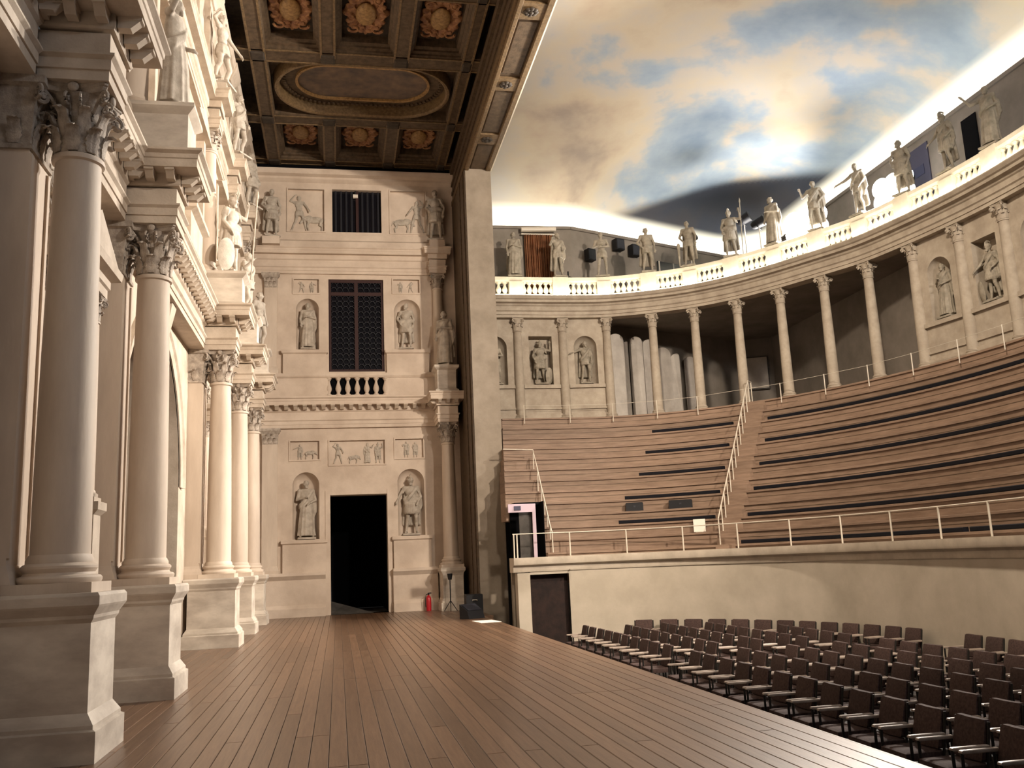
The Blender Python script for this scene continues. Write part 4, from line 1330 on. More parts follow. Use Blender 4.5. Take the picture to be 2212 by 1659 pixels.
# black seat pads laid on every second tier, interrupted at the aisle
def pad_path(k, th0, th1):
    t = tier_t(k) + 0.030
    cx, cy, a, b = el(t)
    pts = []
    n = 40
    for i in range(n + 1):
        th = rad(th0 + (th1 - th0) * i / n)
        aa = a if th > 0 else a * 1.45
        pts.append((cx + b * cos(th), cy + aa * sin(th)))
    return pts
PADS = {1: ((74, 52), (45, -4), (-5, -34)), 3: ((77, 53), (45, -18), (-19, -40)), 5: ((76, 53), (45, -36),), 7: ((73, 53), (45, -36)), 9: ((72, 53), (45, -36)), 11: ((71, 53), (45.5, -36))}
for k in (11, 9, 7, 5, 3, 1):
    for j, (a0, a1) in enumerate(PADS[k]):
        if k == 1 and j == 0:
            continue
        z = tier_z(k + 1)
        z = tier_z(k) 
        pth = pad_path(k - 1, a0, a1)
        nm = ('long black seat pad', 'long black seat pad', 'black seat pad')[j]
        o = obj('seat_pad', MB().sweep(pth, [(.01, z + .004), (.13, z + .004), (.14, z + .02), (.14, z + .085), (.12, z + .10), (.02, z + .10), (.01, z + .085)], 1), PAD)
        where = ('between doorway rail and aisle stair', 'running on from the aisle stair', 'past the second gap')[j]
        tag(o, 'black seat pad, %s pad row, %s' % ({1: 'lowest', 3: 'second', 5: 'third', 7: 'fourth', 9: 'fifth', 11: 'topmost'}[k], where), 'seat pad', 'black seat pads on the tiers')

# colonnade
COLS = [(6.13, 30.2), (7.72, 30.2), (9.28, 30.07), (10.77, 29.50), (12.02, 28.75), (13.11, 27.70), (14.01, 26.42), (14.78, 25.05), (15.45, 23.70), (15.85, 22.1), (16.12, 20.5), (16.25, 18.96), (16.25, 17.3)]
ZC0, ZC1 = 6.2, 9.75
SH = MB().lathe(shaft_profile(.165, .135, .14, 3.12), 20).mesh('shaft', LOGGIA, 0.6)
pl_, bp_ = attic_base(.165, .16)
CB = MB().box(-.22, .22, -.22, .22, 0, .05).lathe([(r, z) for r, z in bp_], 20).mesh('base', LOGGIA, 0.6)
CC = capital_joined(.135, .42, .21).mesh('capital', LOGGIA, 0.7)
def facing(i):
    p = COLS[max(0, i - 1)]; q = COLS[min(len(COLS) - 1, i + 1)]
    d = Vector((q[0] - p[0], q[1] - p[1])).normalized()
    return math.atan2(-d.x, d.y)      # angle of inward normal (d.y,-d.x)
for i, (x, y) in enumerate(COLS):
    a = facing(i)
    free = 2 <= i <= 9
    t = thing('colonnade_column', '%s small Corinthian column of the auditorium colonnade, counted from the stage pier' % ORD[i + 1] if i else 'small Corinthian column of the auditorium colonnade closest to the stage pier', 'column', (x, y, ZC0 - .02), a, 'columns of the auditorium colonnade')
    link('base', CB, t)
    link('shaft', SH, t, (0, 0, 0))
    link('capital', CC, t, (0, 0, 3.12))
cc = [(4.9, 30.2)] + COLS
# smooth colonnade curve through the columns
def smooth_path(P, n=6):
    out = []
    for i in range(len(P) - 1):
        p0 = Vector(P[max(i - 1, 0)]); p1 = Vector(P[i]); p2 = Vector(P[i + 1]); p3 = Vector(P[min(i + 2, len(P) - 1)])
        for k in range(n):
            t = k / n
            q = 0.5 * ((2 * p1) + (p2 - p0) * t + (2 * p0 - 5 * p1 + 4 * p2 - p3) * t * t + (3 * p1 - p0 - 3 * p2 + p3) * t ** 3)
            out.append((q.x, q.y))
    out.append(tuple(P[-1]))
    return out
CPATH = smooth_path(cc + [(16.1, 14.5), (15.3, 10.0), (13.6, 5.0), (10.6, 2.0)], 6)
struct('trim_31', MB().sweep(CPATH, [(-.22, 9.73), (.20, 9.73), (.20, 9.82), (.23, 9.83), (.23, 9.93), (.27, 9.96), (.24, 9.98), (.24, 10.12), (.28, 10.15), (.30, 10.20), (.42, 10.23), (.42, 10.31), (.47, 10.34), (.52, 10.42), (.52, 10.45), (-.22, 10.45)], 1), LOGGIA, 'curved moulded entablature above the auditorium colonnade', 0.4)
# gallery floor behind and above the columns
def to_wall(x, y, c=(8.3, 18.0)):
    dx, dy = x - c[0], y - c[1]
    if x < 8.3:
        dx, dy, c = 0.0, 1.0, (x, y - 1)
    best = 1e9
    for p, q in zip(HW, HW[1:]):
        ex, ey = q[0] - p[0], q[1] - p[1]
        den = dx * ey - dy * ex
        if abs(den) < 1e-9:
            continue
        t = ((p[0] - c[0]) * ey - (p[1] - c[1]) * ex) / den
        u = ((p[0] - c[0]) * dy - (p[1] - c[1]) * dx) / den
        if t > 0.2 and -0.02 <= u <= 1.02:
            best = min(best, t)
    return (c[0] + dx * best, c[1] + dy * best) if best < 1e8 else (x + .3, y)
outer = [to_wall(x, y) if y > -1 else (17.3, y) for x, y in CPATH]
struct('floor_gallery', MB().quadgrid([[(x, y, 10.40) for x, y in CPATH], [(x, y, 10.40) for x, y in outer]]).quadgrid([[(x, y, 9.90) for x, y in CPATH], [(x, y, 9.90) for x, y in outer]]), HALLW, 'dark gallery floor behind the balustrade')
lp = MB().quadgrid([[(x, y, ZC0 - .02) for x, y in CPATH], [(x, y, ZC0 - .02) for x, y in outer]])
lp.sweep(CPATH, [(.34, 5.5), (.34, ZC0 - .02), (-.3, ZC0 - .02)], 1, cap=False)
struct('floor_loggia', lp, TIER, 'floor of the loggia behind the colonnade')
# niche bays of the colonnade
def bay(name, p, q, kind, label):
    p, q = Vector(p), Vector(q)
    d = (q - p); L = d.length; d /= L
    nn = Vector((-d.y, d.x))
    mp = lambda u, v, w: (p.x + d.x * u + nn.x * (w + .02), p.y + d.y * u + nn.y * (w + .02), v)
    mb = MB()
    c = L / 2
    hw = .40 if kind == 'niche' else .41
    wall_holes(mb, mp, 0, L, ZC0, 9.74, [H(c - hw, c + hw, 7.42, 9.12, .38, kind)])
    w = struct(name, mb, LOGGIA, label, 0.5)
    for z0, z1, e in ((7.28, 7.40, .07), (6.55, 6.62, .03), (6.2, 6.4, .06)):
        b = MB()
        b.sweep([(p.x + d.x * .16, p.y + d.y * .16), (q.x - d.x * .16, q.y - d.y * .16)], [(0, z0), (e, z0), (e, z1), (0, z1)], 1)
        obj('string_course', b, LOGGIA, w)
    m = p + d * c + nn * .16
    return (m.x, m.y, 7.43), math.atan2(-nn.x, nn.y) 
def bay_rot(p, q):
    d = Vector((q[0] - p[0], q[1] - p[1]))
    return math.atan2(d.y, d.x)        # statue facing -y at 0; inward normal is right of d
BAYS = [((4.55, 30.2), COLS[0], 'niche'), (COLS[0], COLS[1], 'rect'), (COLS[1], COLS[2], 'niche'), (COLS[9], COLS[10], 'niche'), (COLS[10], COLS[11], 'rect'), (COLS[11], COLS[12], 'niche')]
bst = [('folded_arms', 'stone statue with crossed arms in the colonnade niche beside the stage pier', ()), ('spearman', 'armed stone statue in the square colonnade niche near the stage pier', ('shield',)), ('pointing', 'stone statue reaching out of the round niche next to the open colonnade', ()), ('robe_hands', 'robed stone statue in the first round niche beyond the open colonnade', ()), ('cuirass_cape', 'cloaked stone warrior in the square niche beyond the open colonnade', ('shield_a',)), None]
for k, (p, q, kd) in enumerate(BAYS):
    loc, _ = bay('wall_bay_%d' % (k + 1), p, q, kd, 'stone bay wall of the colonnade with a %s niche' % ('round-topped' if kd == 'niche' else 'square'))
    if bst[k]:
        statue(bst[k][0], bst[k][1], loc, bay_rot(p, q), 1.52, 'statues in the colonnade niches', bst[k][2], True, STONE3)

# balustrade on the colonnade: rails, piers under the statues, balusters in groups of five openings
bal = thing('balustrade', 'brightly lit curved stone balustrade above the colonnade', 'balustrade', (0, 0, 0))
bpath = [(x, y) for x, y in CPATH]
obj('foot_rail', MB().sweep(bpath, [(-.14, 10.45), (.16, 10.45), (.16, 10.57), (.12, 10.60), (-.12, 10.60)], 1), BALST, bal, smooth=0.4)
obj('top_rail', MB().sweep(bpath, [(-.12, 11.03), (.12, 11.03), (.17, 11.08), (.17, 11.19), (.13, 11.21), (-.15, 11.21)], 1), BALST, bal, smooth=0.4)
BB = baluster_mesh(.45, .10, BALST, n=10)
PB = MB().box(-.24, .24, -.20, .14, 10.60, 11.03).mesh('pier_block', BALST)
PB2 = MB().box(-.27, .27, -.20, .14, 10.47, 11.20).mesh('pier_block', BALST)
cs = arclen(bpath)
def len_of(P):
    best = min(range(len(bpath)), key=lambda i: (bpath[i][0] - P[0]) ** 2 + (bpath[i][1] - P[1]) ** 2)
    return cs[best]
stops = [len_of(P) for P in COLS]
nb = 0
for i, s in enumerate(stops):
    (x, y), (tx, ty) = at_len(bpath, cs, s)
    link('pier_block', PB2 if i % 2 else PB, bal, (x, y, 0), (0, 0, math.atan2(ty, tx)))
    s1 = stops[i + 1] if i + 1 < len(stops) else s + 1.55
    L = s1 - s
    for k in range(6):
        d = s + .30 + (L - .60) * k / 5
        (x, y), (tx, ty) = at_len(bpath, cs, d)
        link('baluster', BB, bal, (x, y, 10.59), (0, 0, math.atan2(ty, tx)))
for k in range(4):
    (x, y), _ = at_len(bpath, cs, .2 + k * .22)
    link('baluster', BB, bal, (x, y, 10.59))
# light tube lying on the cornice in front of the balustrade
tb = MB().sweep(CPATH, [(.36, 10.452), (.41, 10.452), (.41, 10.49), (.36, 10.49)], 1)
tag(obj('cornice_light_tube', tb, STRIP), 'thin white light tube lying on the cornice before the balustrade', 'light tube')

# statues on the balustrade
bs = [('toga', 'robed balustrade statue beside the curtain, closest to the stage pier', ()), ('gesture', 'bare-legged balustrade statue at the far side of the brown curtain', ()), ('folded_arms', 'balustrade statue with folded arms between the wall speakers', ()), ('nude_cloak', 'cloaked nude balustrade statue past the two square speakers', ()), ('nude_cloak', 'nude balustrade statue beside the tilted black stage lamp', ('club',)), ('spearman', 'balustrade statue leaning on a spear, sixth from the stage pier', ('spear',)), ('toga', 'robed balustrade statue just before the first floodlight', ()), ('gesture', 'balustrade statue behind the glare of the first floodlight', ()), ('pointing', 'draped balustrade statue standing between the two floodlights', ()), ('armour_hip', 'balustrade statue just past the second floodlight, by the panelled wall', ()), ('cuirass_cape', 'helmeted balustrade statue before the dull blue wall panel', ()), ('orator', 'balustrade statue with raised arm next to the dark wall opening', ())]
for i, (k, lab, ex) in enumerate(bs):
    (x, y), (tx, ty) = at_len(bpath, cs, stops[i])
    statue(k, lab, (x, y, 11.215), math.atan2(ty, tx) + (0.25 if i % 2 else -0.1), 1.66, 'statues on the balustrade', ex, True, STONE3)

# ================================================================== THINGS ON THE STAGE
NTH = ['closest to', 'second from', 'third from', 'fourth from', 'fifth from']
def pedestal(parent, x0, x1, y0, y1, h=1.47, e=.095):
    """x0..x1,y0..y1 outline of the plinth; e inset of the die"""
    k = h / 1.47
    p = link('pedestal', MB().box(x0 + e, x1 - e, y0 + e, y1 - e, .40 * k, 1.22 * k).mesh('pedestal', MARBLE), parent)
    obj('plinth', MB().frustum_rect([(x0, x1, y0, y1, 0), (x0, x1, y0, y1, .27 * k), (x0 + .03, x1 - .03, y0 + .03, y1 - .03, .285 * k), (x0 + .03, x1 - .03, y0 + .03, y1 - .03, .32 * k), (x0 + e, x1 - e, y0 + e, y1 - e, .42 * k)]), MARBLE, p)
    obj('cornice', MB().frustum_rect([(x0 + e, x1 - e, y0 + e, y1 - e, 1.20 * k), (x0 + .07, x1 - .07, y0 + .07, y1 - .07, 1.24 * k), (x0 + .065, x1 - .065, y0 + .065, y1 - .065, 1.27 * k), (x0 + .02, x1 - .02, y0 + .02, y1 - .02, 1.34 * k), (x0 + .01, x1 - .01, y0 + .01, y1 - .01, 1.36 * k), (x0 + .01, x1 - .01, y0 + .01, y1 - .01, 1.44 * k), (x0 + .03, x1 - .03, y0 + .03, y1 - .03, 1.47 * k)]), MARBLE, p)
    return p
SHAFT_ME = MB().lathe(shaft_profile(.268, .222, 0, 4.13), 40).mesh('shaft', SHAFT, 0.6)
plw, bpr = attic_base(.268, .28)
BASE_M = MB().box(-.385, .385, -.385, .385, 0, .095).lathe([(r, z) for r, z in bpr], 40).mesh('base', SHAFT, 0.5)
PIL_CAP = None
def pilaster(x0, yc, hw, z0, z1, label, facing_x=True, group=None):
    t = thing('pilaster', label, 'pilaster', (0, 0, 0), 0, group)
    a, b = WALLX, -3.0
    obj('base', MB().frustum_rect([(a, b + .07, yc - hw - .07, yc + hw + .07, z0), (a, b + .07, yc - hw - .07, yc + hw + .07, z0 + .1), (a, b + .05, yc - hw - .05, yc + hw + .05, z0 + .16), (a, b + .02, yc - hw - .02, yc + hw + .02, z0 + .22), (a, b, yc - hw, yc + hw, z0 + .28)]), SHAFT, t)
    obj('shaft', MB().box(a, b, yc - hw, yc + hw, z0 + .28, z1 - .74).box(b, b + .025, yc - hw, yc - hw + .07, z0 + .34, z1 - .8).box(b, b + .025, yc + hw - .07, yc + hw, z0 + .34, z1 - .8), SHAFT, t)
    c = obj('capital', MB().frustum_rect([(a, b, yc - hw, yc + hw, z1 - .72), (a, b + .03, yc - hw - .02, yc + hw + .02, z1 - .3), (a, b + .1, yc - hw - .06, yc + hw + .06, z1 - .1), (a, b + .14, yc - hw - .11, yc + hw + .11, z1 - .08), (a, b + .14, yc - hw - .11, yc + hw + .11, z1)]).box(a, b + .03, yc - hw - .03, yc + hw + .03, z1 - .76, z1 - .71), CAPST, t)
    bell, l1, l2, vo, hx, ab, fl_ = capital_lib(.222, .72, .345)
    for j in range(3):
        link('leaf', l1, c, (b - .222, yc - hw + (j + .5) * hw * 2 / 3, z1 - .70))
    for j in range(2):
        link('leaf', l2, c, (b - .222, yc - hw + (j + 1) * hw * 2 / 3, z1 - .70))
    for s in (-1, 1):
        link('leaf', l1, c, (b - .15, yc + s * (hw - .222), z1 - .70), (0, 0, s * PI / 2))
        link('volute', vo, c, (b - .22, yc + s * (hw - .22), z1 - .72), (0, 0, s * PI / 4))
    return t

for i, yc in enumerate(COLY):
    w = NTH[i] + ' the end wall'
    t = thing('stage_column', 'tall stone Corinthian column on a pedestal at the stage front, %s' % w, 'column', (0, 0, 0), 0, 'stage front columns')
    pedestal(t, WALLX, -2.11, yc - .57, yc + .57)
    link('base', BASE_M, t, (COLX, yc, 1.47))
    link('shaft', SHAFT_ME, t, (COLX, yc, 1.75))
    capital(t, (COLX, yc, 5.88), .222, .72, .345)
    pilaster(0, yc, .31, 1.47, 6.6, 'flat stone pilaster behind the stage front column, %s' % w, group='stage front pilasters')
    # entablature breaking forward over the column
    e = thing('entablature_block', 'projecting moulded entablature block above the stage front column, %s' % w, 'entablature', (0, 0, 0), 0, 'entablature blocks over the stage front columns')
    path = [(-2.96, yc - .36), (-2.27, yc - .36), (-2.27, yc + .36), (-2.96, yc + .36)]
    ar, fr_, co = split_profile(Z1A, Z1B, 0.0, -.34, .40)
    obj('architrave', MB().sweep(path, ar, 1), STONE, e)
    obj('frieze', MB().sweep(path, fr_, 1), STONE, e)
    c = obj('cornice', MB().sweep(path, co, 1), STONE, e)
    obj('top', MB().box(-2.96, -2.27 + .38, yc - .36 - .38, yc + .36 + .38, Z1B - .03, Z1B - .001), STONE, e)
    modillions(c, path, 1, 0.06, Z1A + .738, 0.27, 1.0, .06)
    if i == 4:
        continue
    # statue pedestal, second order half column, upper block, attic block
    sp = thing('statue_pedestal', 'square stone statue pedestal over the stage front column, %s' % w, 'pedestal', (-2.47, yc, 7.602), 0, 'statue pedestals over the stage front columns')
    h = .33
    obj('die', MB().box(-h - .35, h, -h, h, .14, .74), MARBLE, sp)
    obj('plinth', MB().frustum_rect([(-h - .35, h + .08, -h - .08, h + .08, 0), (-h - .35, h + .08, -h - .08, h + .08, .09), (-h - .35, h, -h, h, .15)]), MARBLE, sp)
    obj('cornice', MB().frustum_rect([(-h - .35, h, -h, h, .72), (-h - .35, h + .07, -h - .07, h + .07, .78), (-h - .35, h + .10, -h - .10, h + .10, .81), (-h - .35, h + .10, -h - .10, h + .10, .87)]), MARBLE, sp)
    hc = thing('half_column', 'second storey half column above the stage front column, %s' % w, 'column', (-2.99, yc, 8.40), 0, 'second storey half columns')
    obj('base', MB().box(-.13, .3, -.3, .3, 0, .08).lathe([(.27, .08), (.29, .12), (.25, .17), (.27, .21), (.22, .25)], 24), SHAFT, hc, smooth=0.5)
    obj('shaft', MB().lathe(shaft_profile(.205, .172, .24, 3.18), 28), SHAFT, hc, smooth=0.6)
    link('capital', CAPLIB.setdefault('j2', capital_joined(.172, .52, .27).mesh('capital', CAPST, 0.7)), hc, (0, 0, 3.18))
    ub = thing('upper_entablature_block', 'upper entablature block over the second storey half column, %s' % w, 'entablature', (0, 0, 0), 0, 'upper entablature blocks')
    path2 = [(-3.02, yc - .29), (-2.72, yc - .29), (-2.72, yc + .29), (-3.02, yc + .29)]
    ar, fr_, co = split_profile(Z2A, Z2B, 0.0, -.2, .28)
    obj('architrave', MB().sweep(path2, ar, 1), STONE, ub)
    obj('frieze', MB().sweep(path2, fr_, 1), STONE, ub)
    obj('cornice', MB().sweep(path2, co, 1), STONE, ub)
    obj('top', MB().box(-3.02, -2.46, yc - .55, yc + .55, Z2B - .03, Z2B - .001), STONE, ub)
    ab_ = thing('attic_pilaster', 'attic pilaster with capped top behind the attic statue, %s' % w, 'pilaster', (0, 0, 0), 0, 'attic pilasters')
    obj('pedestal', MB().box(-3.12, -2.56, yc - .32, yc + .32, Z2B, 13.28), STONE, ab_)
    obj('shaft', MB().box(-3.12, -2.98, yc - .27, yc + .27, 13.28, 15.55), STONE, ab_)
    obj('cap', MB().sweep([(-3.12, yc - .3), (-2.93, yc - .3), (-2.93, yc + .3), (-3.12, yc + .3)], [(-.1, 15.55), (.0, 15.55), (.05, 15.66), (.16, 15.8), (.2, 15.93), (.2, 15.99), (-.1, 15.99)], 1), STONE, ab_)

G2 = 'statues over the stage front columns'
statue('orator', 'robed statue gesturing above the fourth stage front column from the end wall', (-2.42, COLY[3], 8.474), rad(80), 1.95, G2)
statue('spearman', 'helmeted statue with spear above the third stage front column from the end wall', (-2.42, COLY[2], 8.474), rad(60), 1.95, G2, ('spear', 'shield_a'))
statue('gesture', 'bare-legged statue above the second stage front column from the end wall', (-2.42, COLY[1], 8.474), rad(70), 1.95, G2)
statue('nude_cloak', 'cloaked statue above the stage front column closest to the end wall', (-2.42, COLY[0], 8.474), rad(60), 1.95, G2)
G3 = 'attic statues along the stage front'
statue('cuirass_cape', 'armoured attic statue above the fourth stage front column from the end wall', (-2.72, COLY[3], 13.285), rad(90), 1.95, G3)
statue('striking', 'attic statue with lifted arm above the third stage front column from the end wall', (-2.72, COLY[2], 13.285), rad(75), 1.95, G3)
statue('pointing', 'attic statue reaching out above the second stage front column from the end wall', (-2.72, COLY[1], 13.285), rad(60), 1.95, G3)
statue('armour_hip', 'attic statue hand on hip above the stage front column closest to the end wall', (-2.72, COLY[0], 13.285), rad(60), 1.95, G3)
G4 = 'statues in the stage front niches'
statue('toga', 'robed statue in a second storey niche above the great arch, towards the end wall', (-3.18, 19.9, 9.25), rad(90), 1.55, G4)
statue('robe_hands', 'robed statue in the niche between second and third half columns from the end wall', (-3.18, 23.77, 9.25), rad(90), 1.55, G4)
statue('shield_bearer', 'helmeted statue in the second storey niche nearest to the end wall', (-3.18, 27.7, 9.25), rad(90), 1.55, G4)

# free-standing order at the pier end of the end wall
RX, RY = 3.80, 31.82
t = thing('stage_column', 'stone Corinthian column standing before the end wall beside the pier', 'column', (0, 0, 0), 0, 'stage front columns')
pedestal(t, 3.37, 4.22, RY - .50, END_Y - .01, 1.42, .08)
link('base', BASE_M, t, (RX, RY, 1.42))
link('shaft', SHAFT_ME, t, (RX, RY, 1.70), (0, 0, 0), (.95, .95, .965))
capital(t, (RX, RY, 5.68), .215, .70, .33)
e = thing('entablature_block', 'projecting entablature block above the column beside the pier', 'entablature', (0, 0, 0), 0, 'entablature blocks over the stage front columns')
path = [(RX - .35, END_Y - .05), (RX - .35, RY - .34), (RX + .35, RY - .34), (RX + .35, END_Y - .05)]
ar, fr_, co = split_profile(6.38, 7.42, 0.0, -.32, .32)
obj('architrave', MB().sweep(path, ar, 1), WALLST, e)
obj('frieze', MB().sweep(path, fr_, 1), WALLST, e)
c = obj('cornice', MB().sweep(path, co, 1), WALLST, e)
obj('top', MB().box(RX - .62, PX0, RY - .62, END_Y, 7.39, 7.422), WALLST, e)
modillions(c, path[:3], 1, 0.06, 6.38 + 1.04 * .738, 0.27, .9, .06)
sp = thing('statue_pedestal', 'square stone statue pedestal above the column beside the pier', 'pedestal', (RX, RY + .02, 7.425), 0, 'statue pedestals over the stage front columns')
h = .33
obj('die', MB().box(-h, h, -h, h + .3, .14, .82), MARBLE, sp)
obj('plinth', MB().frustum_rect([(-h - .08, h + .08, -h - .08, h + .3, 0), (-h - .08, h + .08, -h - .08, h + .3, .09), (-h, h, -h, h + .3, .15)]), MARBLE, sp)
obj('cornice', MB().frustum_rect([(-h, h, -h, h + .3, .8), (-h - .08, h + .08, -h - .08, h + .3, .86), (-h - .10, h + .10, -h - .10, h + .3, .89), (-h - .10, h + .10, -h - .10, h + .3, .97)]), MARBLE, sp)
statue('toga', 'draped statue turned inward on the pedestal beside the pier', (RX, RY + .02, 8.395), rad(-35), 2.05, 'statues of the end wall')
hc = thing('half_column', 'second storey half column of the end wall beside the pier', 'column', (3.68, END_Y - .12, 8.34), 0, 'second storey half columns')
obj('base', MB().box(-.3, .3, -.3, .1, 0, .08).lathe([(.27, .08), (.29, .12), (.25, .17), (.27, .21), (.22, .25)], 24), SHAFT, hc, smooth=0.5)
obj('shaft', MB().lathe(shaft_profile(.205, .172, .24, 3.16), 28), SHAFT, hc, smooth=0.6)
link('capital', CAPLIB['j2'], hc, (0, 0, 3.16))
ub = thing('upper_entablature_block', 'upper entablature block of the end wall beside the pier', 'entablature', (0, 0, 0), 0, 'upper entablature blocks')
path2 = [(3.38, END_Y), (3.38, END_Y - .42), (3.98, END_Y - .42), (3.98, END_Y)]
ar, fr_, co = split_profile(12.03, 12.98, 0.0, -.3, .22)
obj('architrave', MB().sweep(path2, ar, 1), WALLST, ub)
obj('frieze', MB().sweep(path2, fr_, 1), WALLST, ub)
obj('cornice', MB().sweep(path2, co, 1), WALLST, ub)
obj('top', MB().box(3.18, 4.18, END_Y - .62, END_Y, 12.95, 12.982), WALLST, ub)
obj('statue_block', MB().box(3.40, 3.96, END_Y - .60, END_Y, 12.98, 13.24), WALLST, ub)
statue('shield_bearer', 'helmeted attic statue of the end wall beside the pier', (3.66, END_Y - .32, 13.245), rad(-10), 2.0, 'statues of the end wall')
bk = thing('statue_block', 'low stone block under the attic statue in the inner corner', 'block', (-2.25, END_Y - .32, 12.98), 0)
obj('block', MB().box(-.3, .3, -.28, .32, 0, .28), WALLST, bk)
statue('armour_hip', 'armoured attic statue of the end wall by the stage front corner', (-2.25, END_Y - .32, 13.265), rad(15), 1.85, 'statues of the end wall')
# corner pilasters of the end wall
for z0, z1, hw, nm in ((1.46, 6.40, .26, 'lower'), (8.34, 12.03, .22, 'second storey')):
    pt = thing('pilaster', '%s corner pilaster of the end wall next to the stage front' % nm, 'pilaster', (-2.28, END_Y, 0), 0, 'corner pilasters of the end wall')
    k = .55
    obj('base', MB().frustum_rect([(-hw - .06, hw + .06, -.22, 0, z0), (-hw - .06, hw + .06, -.22, 0, z0 + .1), (-hw, hw, -.14, 0, z0 + .25)]), SHAFT, pt)
    obj('shaft', MB().box(-hw, hw, -.14, 0, z0 + .25, z1 - k), SHAFT, pt)
    cpt = obj('capital', MB().frustum_rect([(-hw, hw, -.14, 0, z1 - k), (-hw - .02, hw + .02, -.17, 0, z1 - .2), (-hw - .1, hw + .1, -.24, 0, z1 - .09), (-hw - .1, hw + .1, -.24, 0, z1)]), CAPST, pt)
    bell, l1, l2, vo, hx, ab, fl_ = capital_lib(.222, .72, .345)
    for j in range(3):
        link('leaf', l1, cpt, (-hw + (j + .5) * hw * 2 / 3, -.14 + .17, z1 - k + .02), (0, 0, -PI / 2), (.78, .9, .78))
    for j in range(2):
        link('leaf', l2, cpt, (-hw + (j + 1) * hw * 2 / 3, -.14 + .17, z1 - k), (0, 0, -PI / 2), (.78, .9, .78))
    for s in (-1, 1):
        link('volute', vo, cpt, (s * (hw - .18), .06, z1 - k), (0, 0, -PI / 2 + s * PI / 4), (.75, .75, .76))
G5 = 'statues in the end wall niches'
statue('robe_hands', 'standing statue in the lower niche between the doorway and the stage front', (-1.07, END_Y + .13, 2.575), rad(8), 2.02, G5)
statue('cuirass_cape', 'cloaked statue in the lower niche between the doorway and the pier', (2.55, END_Y + .13, 2.575), rad(-5), 2.02, G5)
statue('toga', 'long-robed statue in the upper niche between the lattice window and the stage front', (-1.0, END_Y + .12, 9.245), rad(5), 1.74, G5)
statue('armour_hip', 'statue with hand on hip in the upper niche between the lattice window and the pier', (2.52, END_Y + .12, 9.245), rad(-8), 1.74, G5)

# ------------------------------------------------------------------ small things at the foot of the end wall
fe = thing('fire_extinguisher', 'red fire extinguisher standing at the end wall beside the column', 'extinguisher', (3.02, END_Y - .52, 0))
obj('cylinder', MB().lathe([(.085, 0), (.09, .03), (.09, .40), (.075, .46), (.03, .50), (.03, .53)], 20), REDP, fe, smooth=0.6)
obj('valve', MB().lathe([(.03, .53), (.035, .55), (.03, .58)], 12).box(-.02, .10, -.015, .015, .565, .60), BLACK, fe)
obj('hose', MB().tube([(.02, -.01, .56), (-.08, -.04, .54), (-.12, -.06, .42), (-.11, -.05, .22), (-.10, -.04, .12)], .014, 6), BLACK, fe)
bx_ = thing('equipment_case', 'black equipment case on the stage floor against the pier', 'case', (3.98, 28.0, 0))
obj('case_body', MB().frustum_rect([(-.26, .24, -.24, .24, .03), (-.26, .24, -.24, .24, .60), (-.24, .22, -.22, .22, .62)]), BLACK, bx_)
for sx_ in (-.2, .18):
    for sy_ in (-.18, .18):
        obj('foot', MB().lathe([(.025, 0), (.025, .03)], 8, (sx_, sy_, 0)), BLACK, bx_)
obj('handle', MB().tube([(-.08, -.25, .44), (-.08, -.28, .46), (.06, -.28, .46), (.06, -.25, .44)], .012, 6), IRON, bx_)
ls = thing('lamp_stand', 'black lamp stand with small spotlight beside the equipment case', 'lamp stand', (3.62, 30.9, 0))
obj('pole', MB().tube([(0, 0, .25), (0, 0, 1.05)], .018, 8), BLACK, ls)
for k in range(3):
    a = k * 2.1 + .4
    obj('leg', MB().tube([(0, 0, .35), (.25 * cos(a), .25 * sin(a), .012)], .012, 6), BLACK, ls)
obj('lamp_head', MB().lathe([(.06, -.1), (.09, .08), (.085, .1)], 14, (0, 0, 1.12)), BLACK, ls, smooth=0.5)
b2 = thing('stage_monitor', 'black wedge loudspeaker lying by the podium end', 'speaker', (4.55, 25.0, 0), .6)
b2.location = (3.72, 26.6, 0)
obj('cabinet', MB().poly([(-.3, -.2, 0), (.3, -.2, 0), (.3, .2, 0), (-.3, .2, 0)]).poly([(-.3, -.2, 0), (.3, -.2, 0), (.3, -.12, .22), (-.3, -.12, .22)]).poly([(-.3, -.12, .22), (.3, -.12, .22), (.3, .2, .40), (-.3, .2, .40)]).poly([(-.3, .2, 0), (.3, .2, 0), (.3, .2, .40), (-.3, .2, .40)]).poly([(-.3, -.2, 0), (-.3, -.12, .22), (-.3, .2, .40), (-.3, .2, 0)]).poly([(.3, -.2, 0), (.3, -.12, .22), (.3, .2, .40), (.3, .2, 0)]), BLACK, b2)
obj('grille', MB().poly([(-.26, -.13, .232), (.26, -.13, .232), (.26, .16, .395), (-.26, .16, .395)]), LEAD, b2)
pp = obj('paper_sheet', MB().box(-.28, .28, -.5, .5, 0.001, .008), PAPER, None, (3.86, 24.9, 0), (0, 0, .1))
tag(pp, 'white sheet lying on the stage floor near the podium end', 'sheet')

# ================================================================== THINGS IN THE AUDITORIUM
# ------------------------------------------------------------------ podium railing
rail = thing('podium_railing', 'thin pale metal railing along the podium coping', 'railing', (0, 0, 0))
rp = curve(0.0, off=.06, x_end=4.84)
rs = arclen(rp)
obj('hand_rail', MB().tube([(x, y, 2.28) for x, y in rp], .016, 6), IRON, rail, smooth=1)
POST = MB().tube([(0, 0, 1.615), (0, 0, 2.28)], .022, 8).mesh('post', IRON, 1.0)
d = 0.03
first = True
while d < rs[-1] - 1:
    (x, y), _ = at_len(rp, rs, d)
    link('post', POST, rail, (x, y, 0))
    d += 1.62
link('post', POST, rail, (rp[0][0] + .12, rp[0][1], 0))
